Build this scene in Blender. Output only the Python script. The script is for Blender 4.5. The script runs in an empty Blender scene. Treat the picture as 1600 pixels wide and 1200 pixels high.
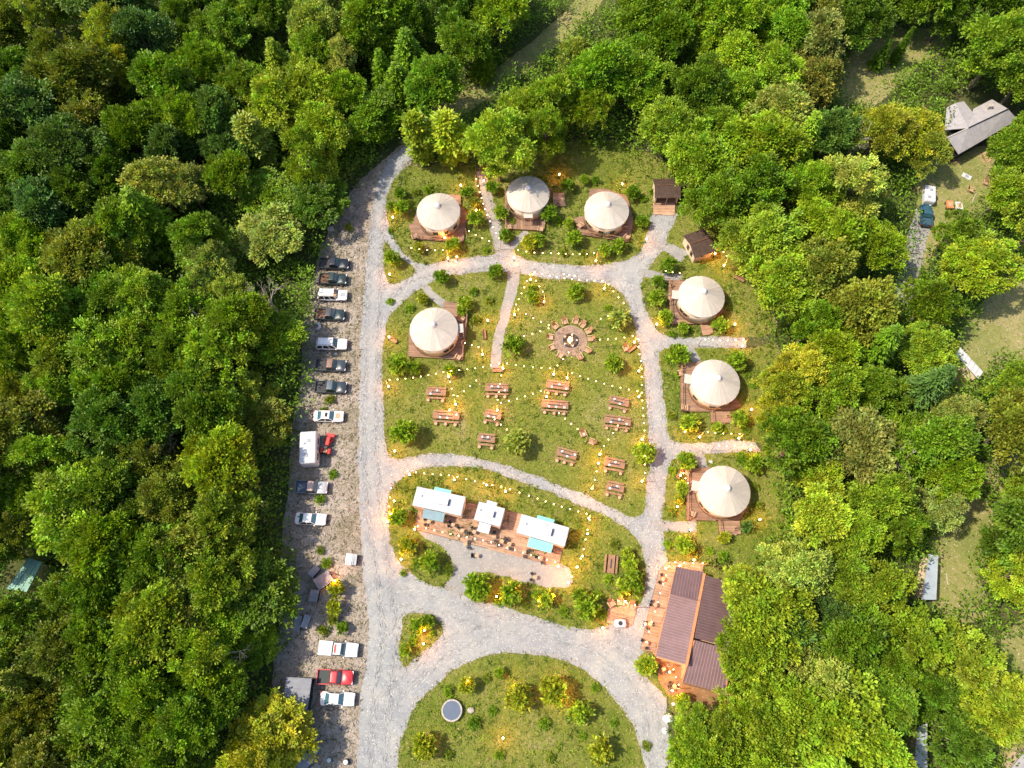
import bpy, math, random
import numpy as np
from mathutils import Vector

# ------------------------------------------------------------ camera, sky, sun, exposure
scene = bpy.context.scene
COL = scene.collection
H, PITCH, F = 107.0, math.radians(21.0), 1150.0
cd = bpy.data.cameras.new("camera"); cam = bpy.data.objects.new("camera", cd); COL.objects.link(cam)
cd.sensor_width = 36.0; cd.lens = F / 1600.0 * 36.0; cd.clip_start = 0.5; cd.clip_end = 3000.0
cam.location = (0, 0, H); cam.rotation_euler = (PITCH, 0, 0)
scene.camera = cam
SUN_AZ = math.radians(180 - 1)      # measured from east towards north
SUN_EL = math.radians(55)
sdir = Vector((math.cos(SUN_AZ) * math.cos(SUN_EL), math.sin(SUN_AZ) * math.cos(SUN_EL), math.sin(SUN_EL)))
world = bpy.data.worlds.new("World"); scene.world = world; world.use_nodes = True
wn = world.node_tree; wn.nodes.clear()
wo = wn.nodes.new("ShaderNodeOutputWorld"); wb = wn.nodes.new("ShaderNodeBackground"); ws = wn.nodes.new("ShaderNodeTexSky")
ws.sky_type = 'NISHITA'; ws.sun_disc = False; ws.sun_elevation = SUN_EL; ws.sun_rotation = math.atan2(sdir.x, sdir.y)
ws.air_density = 1.0; ws.dust_density = 2.0
wb.inputs[1].default_value = 0.15
wn.links.new(ws.outputs[0], wb.inputs[0]); wn.links.new(wb.outputs[0], wo.inputs[0])
sd = bpy.data.lights.new("sun", 'SUN'); sd.energy = 4.2; sd.angle = math.radians(1.0); sd.color = (1.0, 0.87, 0.68)
sun = bpy.data.objects.new("sun", sd); COL.objects.link(sun); sun.rotation_euler = sdir.to_track_quat('Z', 'Y').to_euler()
sun.location = sdir * 300
scene.view_settings.view_transform = 'Standard'; scene.view_settings.look = 'None'
scene.view_settings.gamma = 1.0; scene.view_settings.use_curve_mapping = False
scene.view_settings.exposure = 0.70
scene.render.engine = 'CYCLES'
scene.cycles.max_bounces = 6; scene.cycles.diffuse_bounces = 3; scene.cycles.transmission_bounces = 3
scene.cycles.sample_clamp_indirect = 6.0
scene.cycles.use_denoising = True

# ------------------------------------------------------------ helpers
cP, sP = math.cos(PITCH), math.sin(PITCH)
def at(px, py, h=0.0):
    u = (px - 800.0) / F; v = (600.0 - py) / F
    t = (H - h) / (cP - v * sP)
    return Vector((u * t, (v * cP + sP) * t, h))
def proj(p):
    x, y, z = p; z = z - H
    yc = y * cP + z * sP; zc = -y * sP + z * cP
    return (800 + F * x / -zc, 600 - F * yc / -zc)
def scl(px, py): 
    return (at(px + 1, py) - at(px, py)).length      # metres per pixel across
RNG = random.Random(11)
NR = np.random.default_rng(5)

class MB:
    def __init__(s): s.v = []; s.f = []; s.m = []; s.cur = 0
    def add(s, vs, fs):
        o = len(s.v); s.v += [tuple(p) for p in vs]
        s.f += [tuple(i + o for i in f) for f in fs]; s.m += [s.cur] * len(fs); return s
    def box(s, c, d, rz=0.0, tilt=0.0):
        cx, cy, cz = c; hx, hy, hz = d[0] / 2, d[1] / 2, d[2] / 2
        ca, sa = math.cos(rz), math.sin(rz); ct, st = math.cos(tilt), math.sin(tilt)
        vs = []
        for z in (-hz, hz):
            for x, y in ((-hx, -hy), (hx, -hy), (hx, hy), (-hx, hy)):
                y2 = y * ct - z * st; z2 = y * st + z * ct
                vs.append((cx + x * ca - y2 * sa, cy + x * sa + y2 * ca, cz + z2))
        return s.add(vs, [(0, 3, 2, 1), (4, 5, 6, 7), (0, 1, 5, 4), (1, 2, 6, 5), (2, 3, 7, 6), (3, 0, 4, 7)])
    def prism(s, poly, z0, z1):
        n = len(poly)
        a = sum(poly[i][0] * poly[(i + 1) % n][1] - poly[(i + 1) % n][0] * poly[i][1] for i in range(n))
        if a < 0: poly = poly[::-1]
        vs = [(p[0], p[1], z0) for p in poly] + [(p[0], p[1], z1) for p in poly]
        return s.add(vs, [tuple(range(n))[::-1], tuple(range(n, 2 * n))] + [(i, (i + 1) % n, n + (i + 1) % n, n + i) for i in range(n)])
    def loops(s, loops, cap=True):
        n = len(loops[0]); vs = [p for l in loops for p in l]; fs = []
        for k in range(len(loops) - 1):
            for i in range(n):
                j = (i + 1) % n; fs.append((k * n + i, k * n + j, (k + 1) * n + j, (k + 1) * n + i))
        if cap: fs += [tuple(range(n))[::-1], tuple(range((len(loops) - 1) * n, len(loops) * n))]
        return s.add(vs, fs)
    def lathe(s, prof, c=(0, 0, 0), n=16, cap=True):
        return s.loops([[(c[0] + r * math.cos(2 * math.pi * i / n), c[1] + r * math.sin(2 * math.pi * i / n), c[2] + z) for i in range(n)] for r, z in prof], cap)
    def tube(s, pts, rs, n=6):
        pts = [Vector(p) for p in pts]
        if not isinstance(rs, (list, tuple)): rs = [rs] * len(pts)
        ls = []
        for i, p in enumerate(pts):
            d = (pts[min(i + 1, len(pts) - 1)] - pts[max(i - 1, 0)]).normalized()
            a = d.cross(Vector((0, 0, 1)) if abs(d.z) < 0.9 else Vector((1, 0, 0))).normalized(); b = d.cross(a)
            ls.append([p + (a * math.cos(2 * math.pi * k / n) + b * math.sin(2 * math.pi * k / n)) * rs[i] for k in range(n)])
        return s.loops(ls)
    def slab(s, pts, t):           # a flat facet given by 3D points, thickened along its normal
        pts = [Vector(p) for p in pts]; n = len(pts)
        nr = Vector((0, 0, 0))
        for i in range(n): nr += pts[i].cross(pts[(i + 1) % n])
        if nr.z < 0: pts = pts[::-1]; nr = -nr
        nr.normalize(); lo = [p - nr * t for p in pts]
        return s.add(lo + pts, [tuple(range(n))[::-1], tuple(range(n, 2 * n))] + [(i, (i + 1) % n, n + (i + 1) % n, n + i) for i in range(n)])
    def mesh(s, name, *mats, smooth=False):
        me = bpy.data.meshes.new(name); me.from_pydata(s.v, [], s.f)
        for m in mats: me.materials.append(m)
        if len(mats) > 1: me.polygons.foreach_set("material_index", s.m)
        if smooth: me.polygons.foreach_set("use_smooth", [True] * len(s.f))
        me.update(); return me
def new(name, data=None, parent=None, loc=None, rz=None, **kw):
    o = bpy.data.objects.new(name, data); COL.objects.link(o)
    if parent is not None: o.parent = parent
    if loc is not None: o.location = loc
    if rz is not None: o.rotation_euler = (0, 0, rz)
    for k, v in kw.items(): o[k] = v
    return o
def part(name, mb, mat, parent, smooth=False, **kw):
    mats = mat if isinstance(mat, (list, tuple)) else [mat]
    return new(name, mb.mesh(name, *mats, smooth=smooth), parent, **kw)
def copy_tree(o, parent=None):
    c = o.copy(); COL.objects.link(c); c.parent = parent
    for ch in KIDS.get(o.name, ()): copy_tree(ch, c)
    return c
KIDS = {}
def index_kids(root):
    for ch in root.children:
        KIDS.setdefault(root.name, []).append(ch); index_kids(ch)
LAB = []           # (object, base label, px, py): look-alikes get their place in the row at the end
def thing(o, base, cat, px, py, group=None):
    o["category"] = cat; o["label"] = base
    if group: o["group"] = group
    LAB.append((o, base, px, py)); return o
ORD = ["", "second", "third", "fourth", "fifth", "sixth", "seventh", "eighth", "ninth", "tenth", "eleventh", "twelfth", "thirteenth", "fourteenth", "fifteenth", "sixteenth"]
def finish_labels():
    d = {}
    for o, b, x, y in LAB: d.setdefault(b, []).append((x, y, o))
    for b, l in d.items():
        if len(l) == 1: continue
        xs = [q[0] for q in l]; ys = [q[1] for q in l]
        hor = max(xs) - min(xs) >= (max(ys) - min(ys)) * 0.8
        l.sort(key=lambda q: q[0] if hor else q[1])
        a, z = ("left", "right") if hor else ("top", "bottom")
        if "most" in b: b = b.replace("topmost of", "one of")
        n = len(l)
        for i, (x, y, o) in enumerate(l):
            if i == 0: t = a + "most"
            elif i == n - 1: t = z + "most"
            elif i <= (n - 1) / 2: t = ORD[i] + " from " + a
            else: t = ORD[n - 1 - i] + " from " + z
            o["label"] = b + ", " + t

# ------------------------------------------------------------ materials
def _nt(name):
    m = bpy.data.materials.new(name); m.use_nodes = True; n = m.node_tree; n.nodes.clear()
    out = n.nodes.new("ShaderNodeOutputMaterial"); b = n.nodes.new("ShaderNodeBsdfPrincipled")
    n.links.new(b.outputs[0], out.inputs[0]); return m, n, b, out
def mixc(n, fac, a, b, blend='MIX'):
    m = n.nodes.new("ShaderNodeMix"); m.data_type = 'RGBA'; m.blend_type = blend
    for s, v in ((m.inputs[0], fac), (m.inputs[6], a), (m.inputs[7], b)):
        if hasattr(v, "links"): n.links.new(v, s)
        elif isinstance(v, (int, float)): s.default_value = v
        else: s.default_value = (*v, 1)
    return m.outputs[2]
def noise(n, vec, scale, detail=4, dist=0.0, rough=0.6):
    t = n.nodes.new("ShaderNodeTexNoise"); t.inputs["Scale"].default_value = scale; t.inputs["Detail"].default_value = detail
    t.inputs["Distortion"].default_value = dist; t.inputs["Roughness"].default_value = rough
    n.links.new(vec, t.inputs["Vector"]); return t.outputs[0]
def ramp(n, fac, stops):
    r = n.nodes.new("ShaderNodeValToRGB"); e = r.color_ramp.elements
    while len(e) < len(stops): e.new(0.5)
    for i, (p, c) in enumerate(stops):
        e[i].position = p; e[i].color = (c, c, c, 1) if isinstance(c, (int, float)) else (*c, 1)
    n.links.new(fac, r.inputs[0]); return r.outputs[0]
def bump(n, b, h, strength, dist):
    bp = n.nodes.new("ShaderNodeBump"); bp.inputs["Strength"].default_value = strength; bp.inputs["Distance"].default_value = dist
    n.links.new(h, bp.inputs["Height"]); n.links.new(bp.outputs[0], b.inputs["Normal"])
def coord(n, obj=False):
    if obj:
        t = n.nodes.new("ShaderNodeTexCoord"); oi = n.nodes.new("ShaderNodeObjectInfo"); mu = n.nodes.new("ShaderNodeMath"); mu.operation = 'MULTIPLY'; mu.inputs[1].default_value = 40.0
        n.links.new(oi.outputs["Random"], mu.inputs[0]); ad = n.nodes.new("ShaderNodeVectorMath"); ad.operation = 'ADD'      # no two copies weather alike
        n.links.new(t.outputs["Object"], ad.inputs[0]); n.links.new(mu.outputs[0], ad.inputs[1]); return ad.outputs[0]
    g = n.nodes.new("ShaderNodeNewGeometry"); return g.outputs["Position"]
def simple(name, c, rough=0.6, var=0.15, scale=2.0, metal=0.0, bmp=0.0, spec=0.5, coat=0.0):
    m, n, b, o = _nt(name); co = coord(n, True)
    v = noise(n, co, scale, 5)
    dark = tuple(x * (1 - var) for x in c); lite = tuple(min(1, x * (1 + var)) for x in c)
    n.links.new(ramp(n, v, [(0.3, dark), (0.7, lite)]), b.inputs["Base Color"])
    b.inputs["Roughness"].default_value = rough; b.inputs["Metallic"].default_value = metal
    b.inputs["Specular IOR Level"].default_value = spec; b.inputs["Coat Weight"].default_value = coat
    if bmp: bump(n, b, noise(n, co, scale * 8, 4), bmp, 0.02)
    return m
def objcol(name, rough=0.4, var=0.12, coat=0.3):      # paint: colour kept on the object
    m, n, b, o = _nt(name); oi = n.nodes.new("ShaderNodeObjectInfo"); co = coord(n, True)
    v = ramp(n, noise(n, co, 3.0, 6), [(0.3, 1 - var), (0.7, 1.0)])
    n.links.new(mixc(n, 1.0, oi.outputs["Color"], v, 'MULTIPLY'), b.inputs["Base Color"])
    b.inputs["Roughness"].default_value = rough; b.inputs["Coat Weight"].default_value = coat
    return m
def foliage(name, trans=0.30):
    m, n, b, o = _nt(name); oi = n.nodes.new("ShaderNodeObjectInfo")
    at_ = n.nodes.new("ShaderNodeAttribute"); at_.attribute_name = "tint"
    c = mixc(n, 1.0, oi.outputs["Color"], at_.outputs["Color"], 'MULTIPLY')
    n.links.new(c, b.inputs["Base Color"]); b.inputs["Roughness"].default_value = 0.45; b.inputs["Specular IOR Level"].default_value = 0.3
    tr = n.nodes.new("ShaderNodeBsdfTranslucent")
    n.links.new(mixc(n, 1.0, c, (1.25, 1.2, 0.45), 'MULTIPLY'), tr.inputs[0])
    mx = n.nodes.new("ShaderNodeMixShader"); mx.inputs[0].default_value = trans
    n.links.new(b.outputs[0], mx.inputs[1]); n.links.new(tr.outputs[0], mx.inputs[2]); n.links.new(mx.outputs[0], o.inputs[0])
    return m
def emit(name, c, s):
    m, n, b, o = _nt(name); b.inputs["Base Color"].default_value = (0.8, 0.7, 0.5, 1)
    b.inputs["Emission Color"].default_value = (*c, 1); b.inputs["Emission Strength"].default_value = s
    m.cycles.emission_sampling = 'NONE'
    return m
def ground_mat(name, stops, fine, s1=0.12, s2=1.3, bstr=0.6, bd=0.1, speck=None, dist=1.0):
    m, n, b, o = _nt(name); p = coord(n)
    a = noise(n, p, s1, 6, dist); bb = noise(n, p, s2, 6, 1.5)
    s = n.nodes.new("ShaderNodeMath"); s.operation = 'MULTIPLY_ADD'; s.inputs[1].default_value = 0.55
    n.links.new(a, s.inputs[0])
    h = n.nodes.new("ShaderNodeMath"); h.operation = 'MULTIPLY'; h.inputs[1].default_value = 0.45; n.links.new(bb, h.inputs[0])
    n.links.new(h.outputs[0], s.inputs[2])
    c = ramp(n, s.outputs[0], stops)
    f = noise(n, p, 5.5, 8, 2.0, 0.75)
    c = mixc(n, 1.0, c, ramp(n, f, [(0.3, 1 - fine), (0.7, 1 + fine)]), 'MULTIPLY')
    if speck:
        vo = n.nodes.new("ShaderNodeTexVoronoi"); vo.inputs["Scale"].default_value = 3.2; n.links.new(p, vo.inputs["Vector"])
        c = mixc(n, ramp(n, vo.outputs["Distance"], [(0.10, 0.75), (0.22, 0.0)]), c, speck)
    n.links.new(c, b.inputs["Base Color"]); b.inputs["Roughness"].default_value = 0.95; b.inputs["Specular IOR Level"].default_value = 0.15
    bump(n, b, f, bstr, bd)
    return m
M = {}
M["forest_floor"] = ground_mat("forest_floor", [(0.3, (0.035, 0.045, 0.016)), (0.5, (0.06, 0.075, 0.022)), (0.7, (0.13, 0.11, 0.055))], 0.35)
M["lawn"] = ground_mat("lawn", [(0.32, (0.09, 0.145, 0.015)), (0.44, (0.15, 0.19, 0.026)), (0.57, (0.215, 0.225, 0.048)), (0.68, (0.31, 0.27, 0.13))], 0.35, 0.09, 0.9, 0.9, 0.2)
M["dry"] = ground_mat("dry_grass", [(0.32, (0.11, 0.15, 0.035)), (0.46, (0.18, 0.20, 0.055)), (0.58, (0.27, 0.24, 0.10)), (0.72, (0.38, 0.30, 0.17))], 0.3, 0.1, 0.9, 0.7, 0.1)
M["verge"] = ground_mat("verge_dirt", [(0.32, (0.15, 0.14, 0.07)), (0.44, (0.29, 0.25, 0.19)), (0.55, (0.42, 0.36, 0.31)), (0.7, (0.5, 0.46, 0.43))], 0.45, 0.16, 1.5, 1.0, 0.2, (0.5, 0.47, 0.43))
M["gravel"] = ground_mat("gravel", [(0.32, (0.19, 0.205, 0.225)), (0.45, (0.25, 0.262, 0.275)), (0.56, (0.305, 0.31, 0.305)), (0.70, (0.36, 0.35, 0.32))], 0.2, 0.13, 0.7, 0.6, 0.08, (0.42, 0.41, 0.40), 1.2)
M["path"] = ground_mat("path_gravel", [(0.32, (0.20, 0.20, 0.20)), (0.5, (0.265, 0.262, 0.255)), (0.7, (0.32, 0.305, 0.28))], 0.25, 0.2, 1.2, 0.8, 0.08, (0.6, 0.56, 0.5))
M["dirt"] = ground_mat("brown_dirt", [(0.32, (0.16, 0.085, 0.04)), (0.5, (0.24, 0.135, 0.065)), (0.7, (0.34, 0.22, 0.12))], 0.3, 0.3, 1.2)
M["leaf"] = foliage("leaves"); M["bark"] = simple("bark", (0.16, 0.12, 0.085), 0.9, 0.35, 6, bmp=0.6); M["pale_bark"] = simple("pale_bark", (0.42, 0.37, 0.31), 0.9, 0.3, 6)
M["canvas"] = simple("cream_canvas", (0.485, 0.437, 0.375), 0.8, 0.11, 0.7, bmp=0.15, spec=.2)
M["canvas_alt"] = simple("cream_canvas_gore", (0.445, 0.40, 0.35), 0.8, 0.06, 1.2, bmp=0.15, spec=.2)
M["canvas_wall"] = simple("cream_wall_canvas", (0.56, 0.46, 0.34), 0.8, 0.08, 1.5)
M["seam"] = simple("canvas_seam", (0.51, 0.46, 0.40), 0.7, 0.05)
M["dome"] = simple("dome_skylight", (0.58, 0.60, 0.64), 0.6, 0.04, spec=.3)
M["white"] = simple("white_paint", (0.50, 0.51, 0.535), 0.5, 0.07, 1.0, spec=.3)
M["bright_white"] = simple("fresh_white_paint", (0.60, 0.60, 0.61), 0.5, 0.03, spec=.3)
M["truck_roof"] = simple("truck_roof_paint", (0.43, 0.445, 0.475), 0.6, 0.14, 0.6, spec=.2)
M["truck_wall"] = simple("truck_side_paint", (0.78, 0.62, 0.46), 0.5, 0.1, 1.0)
M["metal_dark"] = simple("dark_metal", (0.03, 0.032, 0.036), 0.5, 0.3, metal=0.3)
M["grey_metal"] = simple("grey_metal", (0.28, 0.3, 0.33), 0.5, 0.2, 1.5, metal=0.2)
M["dark_glass"] = simple("dark_glass", (0.012, 0.018, 0.022), 0.08, 0.2, spec=0.8)
M["window_glass"] = simple("tinted_glass", (0.05, 0.13, 0.17), 0.12, 0.15, spec=0.8)
M["rubber"] = simple("rubber", (0.02, 0.02, 0.02), 0.9, 0.3)
M["teal"] = simple("teal_awning", (0.20, 0.52, 0.54), 0.7, 0.08, 1.5); M["slate"] = simple("slate_blue_awning", (0.18, 0.27, 0.31), 0.7, 0.12, 1.5)
M["wood"] = simple("warm_wood", (0.25, 0.14, 0.08), 0.7, 0.3, 3.0, bmp=0.3)
M["wood_pale"] = simple("pale_wood", (0.42, 0.27, 0.165), 0.7, 0.25, 3.0)
M["wood_dark"] = simple("dark_wood", (0.10, 0.05, 0.03), 0.7, 0.3, 3.0)
M["stone"] = simple("stone", (0.36, 0.33, 0.3), 0.9, 0.3, 3.0, bmp=0.4)
M["brown_roof"] = simple("brown_shingle_roof", (0.065, 0.04, 0.03), 0.85, 0.35, 1.5, bmp=0.4)
M["plum_roof"] = simple("plum_metal_roof", (0.155, 0.095, 0.10), 0.7, 0.18, 0.8, spec=.3)
M["plum_rib"] = simple("plum_roof_rib", (0.25, 0.17, 0.175), 0.6, 0.1, spec=.3)
M["grey_roof"] = simple("grey_shingle_roof", (0.30, 0.285, 0.295), 0.85, 0.14, 1.2, bmp=0.3)
M["green_roof"] = simple("pale_green_roof", (0.15, 0.31, 0.25), 0.6, 0.15, 1.0)
M["pale_roof"] = simple("pale_blue_roof", (0.29, 0.34, 0.385), 0.6, 0.12, 1.0)
M["carport"] = simple("carport_roof", (0.20, 0.21, 0.24), 0.6, 0.2, 1.2)
M["orange"] = simple("orange_trim", (0.5, 0.2, 0.08), 0.6, 0.15)
M["red"] = simple("red_paint", (0.42, 0.03, 0.025), 0.4, 0.15); M["teal_dark"] = simple("dark_teal_cloth", (0.03, 0.16, 0.14), 0.7, 0.2)
M["paint"] = objcol("car_paint", 0.35, 0.1, 0.15); M["matte"] = objcol("object_colour", 0.7, 0.15, 0.0)
M["bulb"] = emit("bulb_glow", (1.0, 0.58, 0.22), 15.0); M["lantern"] = emit("lantern_glow", (1.0, 0.66, 0.30), 14.0)
M["flame"] = emit("flame", (1.0, 0.42, 0.12), 10.0); M["tail"] = simple("tail_light", (0.5, 0.02, 0.02), 0.3)
M["head"] = simple("head_light", (0.85, 0.85, 0.85), 0.15, 0.02)
def deck_mat():
    m, n, b, o = _nt("deck_boards"); at_ = n.nodes.new("ShaderNodeAttribute"); at_.attribute_name = "tint"
    p = coord(n); v = ramp(n, noise(n, p, 0.7, 5), [(0.3, 0.75), (0.7, 1.2)])
    n.links.new(mixc(n, 1.0, mixc(n, 1.0, at_.outputs["Color"], v, 'MULTIPLY'), (0.245, 0.15, 0.098), 'MULTIPLY'), b.inputs["Base Color"])
    b.inputs["Roughness"].default_value = 0.75; return m
M["deck"] = deck_mat()

# ------------------------------------------------------------ ground sheets
def smooth_poly(pts, sub=5, closed=True):
    P = [Vector((p[0], p[1])) for p in pts]; n = len(P); out = []
    for i in range(n):
        p0, p1, p2, p3 = P[(i - 1) % n], P[i], P[(i + 1) % n], P[(i + 2) % n]
        for k in range(sub):
            t = k / sub
            q = 0.5 * ((2 * p1) + (p2 - p0) * t + (2 * p0 - 5 * p1 + 4 * p2 - p3) * t * t + (3 * p1 - p0 - 3 * p2 + p3) * t ** 3)
            out.append((q.x, q.y))
    return out
def rough_edge(world_pts, step=0.35, amp=0.14, seed=0):
    r = random.Random(seed); out = []; n = len(world_pts); drift = 0
    for i in range(n):
        a = Vector(world_pts[i]); b = Vector(world_pts[(i + 1) % n]); L = (b - a).length; k = max(1, int(L / step))
        d = (b - a).normalized() if L > 1e-6 else Vector((1, 0)); nn = Vector((-d.y, d.x))
        for j in range(k):
            drift = drift * 0.7 + r.uniform(-amp, amp)
            out.append((a + (b - a) * (j / k) + nn * drift)[:2])
    return out
from mathutils.geometry import tessellate_polygon
SHEETS = {}
def sheet(name, px, z, mat, smooth=True, amp=0.14, holes=None):
    pp = smooth_poly(px) if smooth else px
    w = rough_edge([at(x, y)[:2] for x, y in pp], amp=amp, seed=hash(name) % 999 if False else len(name) * 7 + int(z * 1000))
    tris = tessellate_polygon([[Vector((p[0], p[1], 0)) for p in w]])
    me = bpy.data.meshes.new(name); me.from_pydata([(p[0], p[1], z) for p in w], [], [tuple(t) for t in tris])
    me.materials.append(mat); me.update()
    # all facets face up
    import bmesh
    bm = bmesh.new(); bm.from_mesh(me)
    for f in bm.faces:
        f.normal_update()
        if f.normal.z < 0: f.normal_flip()
    bm.to_mesh(me); bm.free()
    o = new(name, me, kind="structure"); SHEETS.setdefault(name, []).append((np.array(w), z)); return w
def strip(name, px, width, z, mat):
    pts = [at(x, y) for x, y in px]; P = []
    for i in range(len(pts) - 1):
        for k in range(6):
            P.append(pts[i].lerp(pts[i + 1], k / 6))
    P.append(pts[-1])
    for _ in range(6): P = [P[0]] + [(P[i - 1] + P[i] * 2 + P[i + 1]) / 4 for i in range(1, len(P) - 1)] + [P[-1]]
    wd = width if isinstance(width, (list, tuple)) else [width, width]; L = []; R = []
    for i, p in enumerate(P):
        d = (P[min(i + 1, len(P) - 1)] - P[max(i - 1, 0)]).normalized(); nn = Vector((-d.y, d.x, 0))
        w = (wd[0] + (wd[1] - wd[0]) * i / (len(P) - 1)) / 2
        L.append(p + nn * w); R.append(p - nn * w)
    poly = [(q.x, q.y) for q in L + R[::-1]]
    w2 = rough_edge(poly, amp=0.1, seed=len(px))
    tris = tessellate_polygon([[Vector((p[0], p[1], 0)) for p in w2]])
    mb = MB(); vs = [(p[0], p[1], z) for p in w2]; fs = []
    for t in tris:
        a, b, c = (Vector(vs[i]) for i in t)
        fs.append(tuple(t) if (b - a).cross(c - a).z > 0 else tuple(t)[::-1])
    mb.add(vs, fs); o = new(name, mb.mesh(name, mat), kind="structure"); SHEETS.setdefault(name, []).append((np.array(w2), z))
g = MB(); g.add([(-900, -700, -0.02), (900, -700, -0.02), (900, 1100, -0.02), (-900, 1100, -0.02)], [(0, 1, 2, 3)])
new("ground", g.mesh("ground", M["forest_floor"]), kind="structure")
sheet("parking_verge", [(650, 215), (600, 250), (560, 285), (530, 330), (505, 380), (490, 430), (475, 500), (470, 600), (455, 680), (450, 760), (440, 850), (440, 950), (425, 1040), (430, 1120), (445, 1200), (440, 1270), (600, 1270), (610, 1100), (610, 900), (605, 700), (610, 500), (610, 350), (640, 260)], 0.004, M["verge"])
sheet("gravel_road", [(652, 200), (628, 232), (600, 262), (587, 300), (580, 340), (573, 400), (569, 450), (565, 520), (562, 600), (560, 700), (561, 790), (566, 860), (571, 920), (577, 970), (573, 1020), (566, 1080), (561, 1140), (556, 1200), (550, 1275),
      (1062, 1275), (1052, 1200), (1043, 1140), (1040, 1090), (1060, 1040), (1085, 880), (1150, 800), (1186, 712), (1182, 690), (1178, 600), (1164, 548), (1162, 525), (1110, 420), (1078, 352), (1010, 328), (900, 360), (760, 380), (640, 360), (622, 300), (632, 262), (664, 222)], 0.008, M["gravel"])
LAWNS = {
 "yurt_lawn": [(645, 258), (668, 262), (700, 250), (740, 255), (748, 290), (758, 325), (768, 360), (776, 388), (770, 398), (740, 401), (702, 405), (668, 412), (642, 403), (622, 385), (609, 355), (604, 320), (612, 288), (626, 268)],
 "corner_lawn": [(603, 378), (616, 395), (638, 411), (650, 421), (636, 436), (612, 443), (601, 430), (600, 400)],
 "north_lawn": [(757, 250), (860, 225), (960, 220), (1045, 260), (1024, 300), (1021, 335), (1012, 365), (992, 398), (962, 410), (900, 414), (850, 411), (812, 400), (797, 388), (786, 360), (770, 315), (760, 285)],
 "hut_lawn": [(1062, 330), (1120, 310), (1190, 380), (1210, 460), (1205, 520), (1160, 526), (1100, 526), (1042, 525), (1020, 507), (1008, 475), (1003, 445), (1008, 425), (1025, 402), (1038, 385), (1046, 362), (1055, 345)],
 "east_lawn": [(1036, 546), (1100, 543), (1165, 544), (1215, 540), (1230, 620), (1220, 690), (1160, 687), (1100, 692), (1062, 690), (1046, 680), (1040, 640), (1033, 590)],
 "lower_east_lawn": [(1054, 716), (1100, 709), (1180, 706), (1230, 700), (1240, 860), (1160, 900), (1100, 880), (1048, 879), (1038, 850), (1037, 800), (1042, 755)],
 "central_lawn": [(627, 475), (650, 455), (682, 436), (735, 427), (790, 425), (850, 434), (905, 438), (948, 444), (972, 460), (986, 490), (996, 525), (1002, 560), (1008, 600), (1012, 650), (1015, 700), (1012, 755), (1004, 800), (985, 806), (950, 790), (915, 774), (880, 760), (840, 744), (800, 731), (755, 719), (705, 710), (655, 711), (618, 718), (604, 700), (599, 640), (598, 560), (602, 515), (610, 492)],
 "food_lawn": [(622, 752), (650, 736), (700, 728), (752, 732), (800, 746), (852, 767), (900, 787), (950, 808), (985, 832), (1003, 862), (1008, 900), (1000, 940), (965, 970), (925, 982), (880, 976), (830, 962), (780, 946), (742, 940), (715, 922), (672, 914), (640, 897), (618, 872), (608, 835), (607, 790), (611, 766)],
 "teardrop_lawn": [(630, 966), (650, 957), (677, 962), (693, 980), (690, 996), (662, 1016), (641, 1035), (629, 1040), (625, 1012), (627, 985)],
 "roundabout_lawn": [(618, 1215), (624, 1165), (642, 1118), (672, 1078), (712, 1045), (760, 1027), (812, 1021), (862, 1028), (912, 1049), (952, 1082), (982, 1122), (1002, 1168), (1010, 1215), (1005, 1275), (612, 1275)],
 "lodge_yard": [(1100, 878), (1150, 885), (1170, 1000), (1160, 1110), (1090, 1130), (1052, 1115), (1042, 1092), (1015, 1062), (1003, 1055), (998, 1030), (1012, 1010), (1040, 985), (1060, 900)],
}
for i, (k, v) in enumerate(LAWNS.items()):
    sheet(k, v, 0.012, M["lawn"])
strip("footpath", [(752, 268), (762, 310), (772, 350), (785, 395)], [1.7, 2.3], 0.018, M["path"])
strip("footpath", [(823, 362), (808, 377), (789, 398)], 1.2, 0.022, M["path"])
strip("footpath", [(803, 418), (800, 450), (790, 490), (778, 530), (772, 578)], [1.9, 1.5], 0.026, M["path"])
strip("footpath", [(662, 445), (672, 458), (697, 478)], 1.3, 0.018, M["path"])
strip("footpath", [(998, 425), (1030, 431), (1066, 436)], 1.5, 0.018, M["path"])
strip("footpath", [(1022, 382), (1045, 386), (1070, 402)], [1.6, 2.4], 0.022, M["path"])
strip("footpath", [(1074, 536), (1082, 550), (1090, 566)], 1.3, 0.018, M["path"])
strip("footpath", [(1090, 700), (1095, 715), (1099, 733)], 1.5, 0.018, M["path"])
strip("footpath", [(1022, 821), (1055, 823), (1088, 822)], 1.6, 0.018, M["path"])
strip("footpath", [(1030, 352), (1036, 340), (1042, 328)], 4.0, 0.016, M["gravel"])
sheet("food_patio", [(655, 820), (700, 838), (790, 860), (876, 880), (893, 898), (888, 914), (850, 918), (800, 904), (765, 893), (738, 897), (722, 930), (704, 934), (694, 918), (707, 898), (706, 875), (690, 855), (665, 842)], 0.018, M["path"])
sheet("dirt_yard", [(1024, 1024), (1050, 1030), (1135, 1040), (1140, 1100), (1100, 1108), (1060, 1086), (1044, 1086), (1030, 1060)], 0.018, M["dirt"])
sheet("dirt_clearing", [(1300, 150), (1318, 110), (1345, 60), (1400, 45), (1480, 50), (1475, 80), (1440, 100), (1400, 140), (1345, 175)], 0.004, M["dry"])
sheet("dirt_clearing", [(1440, 260), (1480, 235), (1560, 230), (1570, 270), (1555, 320), (1500, 350), (1460, 390), (1445, 430), (1405, 440), (1410, 400), (1430, 340)], 0.004, M["dry"])
sheet("dirt_clearing", [(1480, 560), (1520, 490), (1560, 450), (1640, 400), (1660, 570), (1600, 570), (1560, 600), (1500, 610)], 0.004, M["dry"])
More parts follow.
